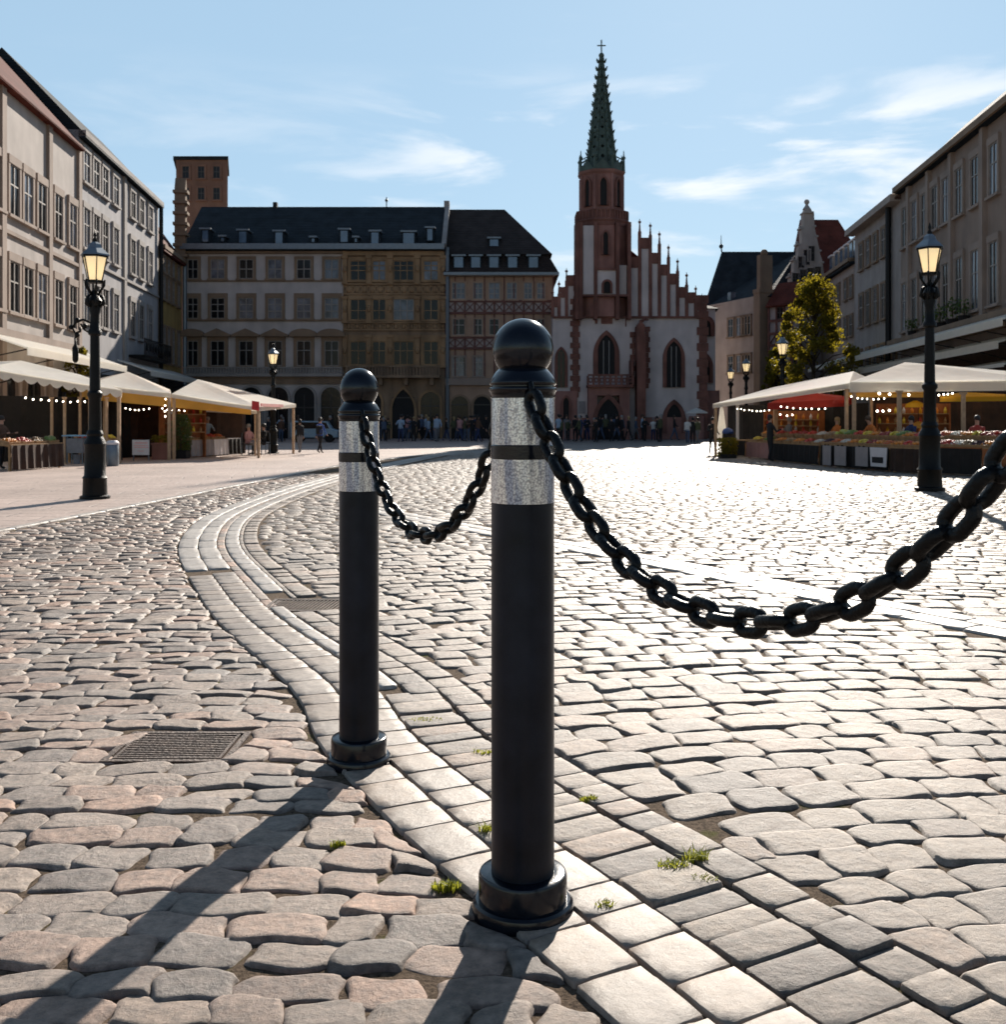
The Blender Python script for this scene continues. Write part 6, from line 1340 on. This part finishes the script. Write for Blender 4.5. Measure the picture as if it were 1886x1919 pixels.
# clouds on a plane high above: direction / height
mz = N.new('ShaderNodeMath'); mz.operation = 'MAXIMUM'; mz.inputs[1].default_value = .03; L.new(sep.outputs['Z'], mz.inputs[0])
dv = N.new('ShaderNodeVectorMath'); dv.operation = 'DIVIDE'; cb = N.new('ShaderNodeCombineXYZ'); [L.new(mz.outputs[0], cb.inputs[i]) for i in range(3)]
L.new(tc.outputs['Generated'], dv.inputs[0]); L.new(cb.outputs[0], dv.inputs[1])
def mrange(src, a, b_, c=0.0, d_=1.0):
    n = N.new('ShaderNodeMapRange'); n.interpolation_type = 'SMOOTHSTEP'; n.inputs['From Min'].default_value = a; n.inputs['From Max'].default_value = b_; n.inputs['To Min'].default_value = c; n.inputs['To Max'].default_value = d_; L.new(src, n.inputs['Value']); return n.outputs['Result']
def mul(a, b_): n = N.new('ShaderNodeMath'); n.operation = 'MULTIPLY'; L.new(a, n.inputs[0]); L.new(b_, n.inputs[1]); return n.outputs[0]
def cloud(scale, loc, lo, hi, rot=0.0, amt=1.0):
    mp = N.new('ShaderNodeMapping'); mp.inputs['Scale'].default_value = scale; mp.inputs['Location'].default_value = loc; mp.inputs['Rotation'].default_value = (0, rot, 0); L.new(tc.outputs['Generated'], mp.inputs['Vector'])
    n1 = N.new('ShaderNodeTexNoise'); n1.inputs['Scale'].default_value = 1.0; n1.inputs['Detail'].default_value = 10; n1.inputs['Roughness'].default_value = .56; n1.inputs['Distortion'].default_value = .35; L.new(mp.outputs['Vector'], n1.inputs['Vector'])
    return mrange(n1.outputs['Fac'], lo, hi, 0, amt)
band = mul(mrange(sep.outputs['Z'], .10, .19), mrange(sep.outputs['Z'], .34, .26))
c1 = mul(mul(cloud((4.2, 4.2, 20), CLOUD, .50, .68, R(3), .85), band), mrange(sep.outputs['X'], -.22, .03, .25, 1))
c2 = cloud((3.0, 3.0, 9), (4.1, .3, 1.2), .58, .84, R(-8), .35)
front = mrange(sep.outputs['Y'], -.2, .9, 0, VEIL)            # thin veil of haze on the sunward side
def vmax(a, b_): n = N.new('ShaderNodeMath'); n.operation = 'MAXIMUM'; L.new(a, n.inputs[0]); L.new(b_, n.inputs[1]); return n.outputs[0]
mx = N.new('ShaderNodeMix'); mx.data_type = 'RGBA'; L.new(front, mx.inputs[0]); L.new(sk.outputs['Color'], mx.inputs[6]); mx.inputs[7].default_value = VEILC
my = N.new('ShaderNodeMix'); my.data_type = 'RGBA'; L.new(vmax(c1, c2), my.inputs[0]); L.new(mx.outputs[2], my.inputs[6]); my.inputs[7].default_value = CLOUDC
mx = my
L.new(mx.outputs[2], bg.inputs['Color']); bg.inputs['Strength'].default_value = SKYS
cam = bpy.data.cameras.new('camera'); co = bpy.data.objects.new('camera', cam); C.objects.link(co); co.location = (0, 0, EYE); co.rotation_euler = (R(90), 0, 0)
cam.sensor_fit = 'HORIZONTAL'; cam.sensor_width = 36; cam.lens = 36 * F / 1886; cam.shift_y = -(959.5 - HY) / 1886; cam.clip_start = .05; cam.clip_end = 1500
cam.dof.use_dof = True; cam.dof.focus_distance = 3.4; cam.dof.aperture_fstop = 9
sc = bpy.context.scene; sc.camera = co; sc.view_settings.view_transform = 'Standard'; sc.view_settings.look = 'None'; sc.view_settings.gamma = 1; sc.view_settings.exposure = EXPO
sc.cycles.max_bounces = 8; sc.cycles.transparent_max_bounces = 8; sc.cycles.sample_clamp_indirect = 6
for k in list(BASE): 
    if k.users == 0: bpy.data.meshes.remove(k)
for o in C.objects:
    if 'len' in o: del o['len']
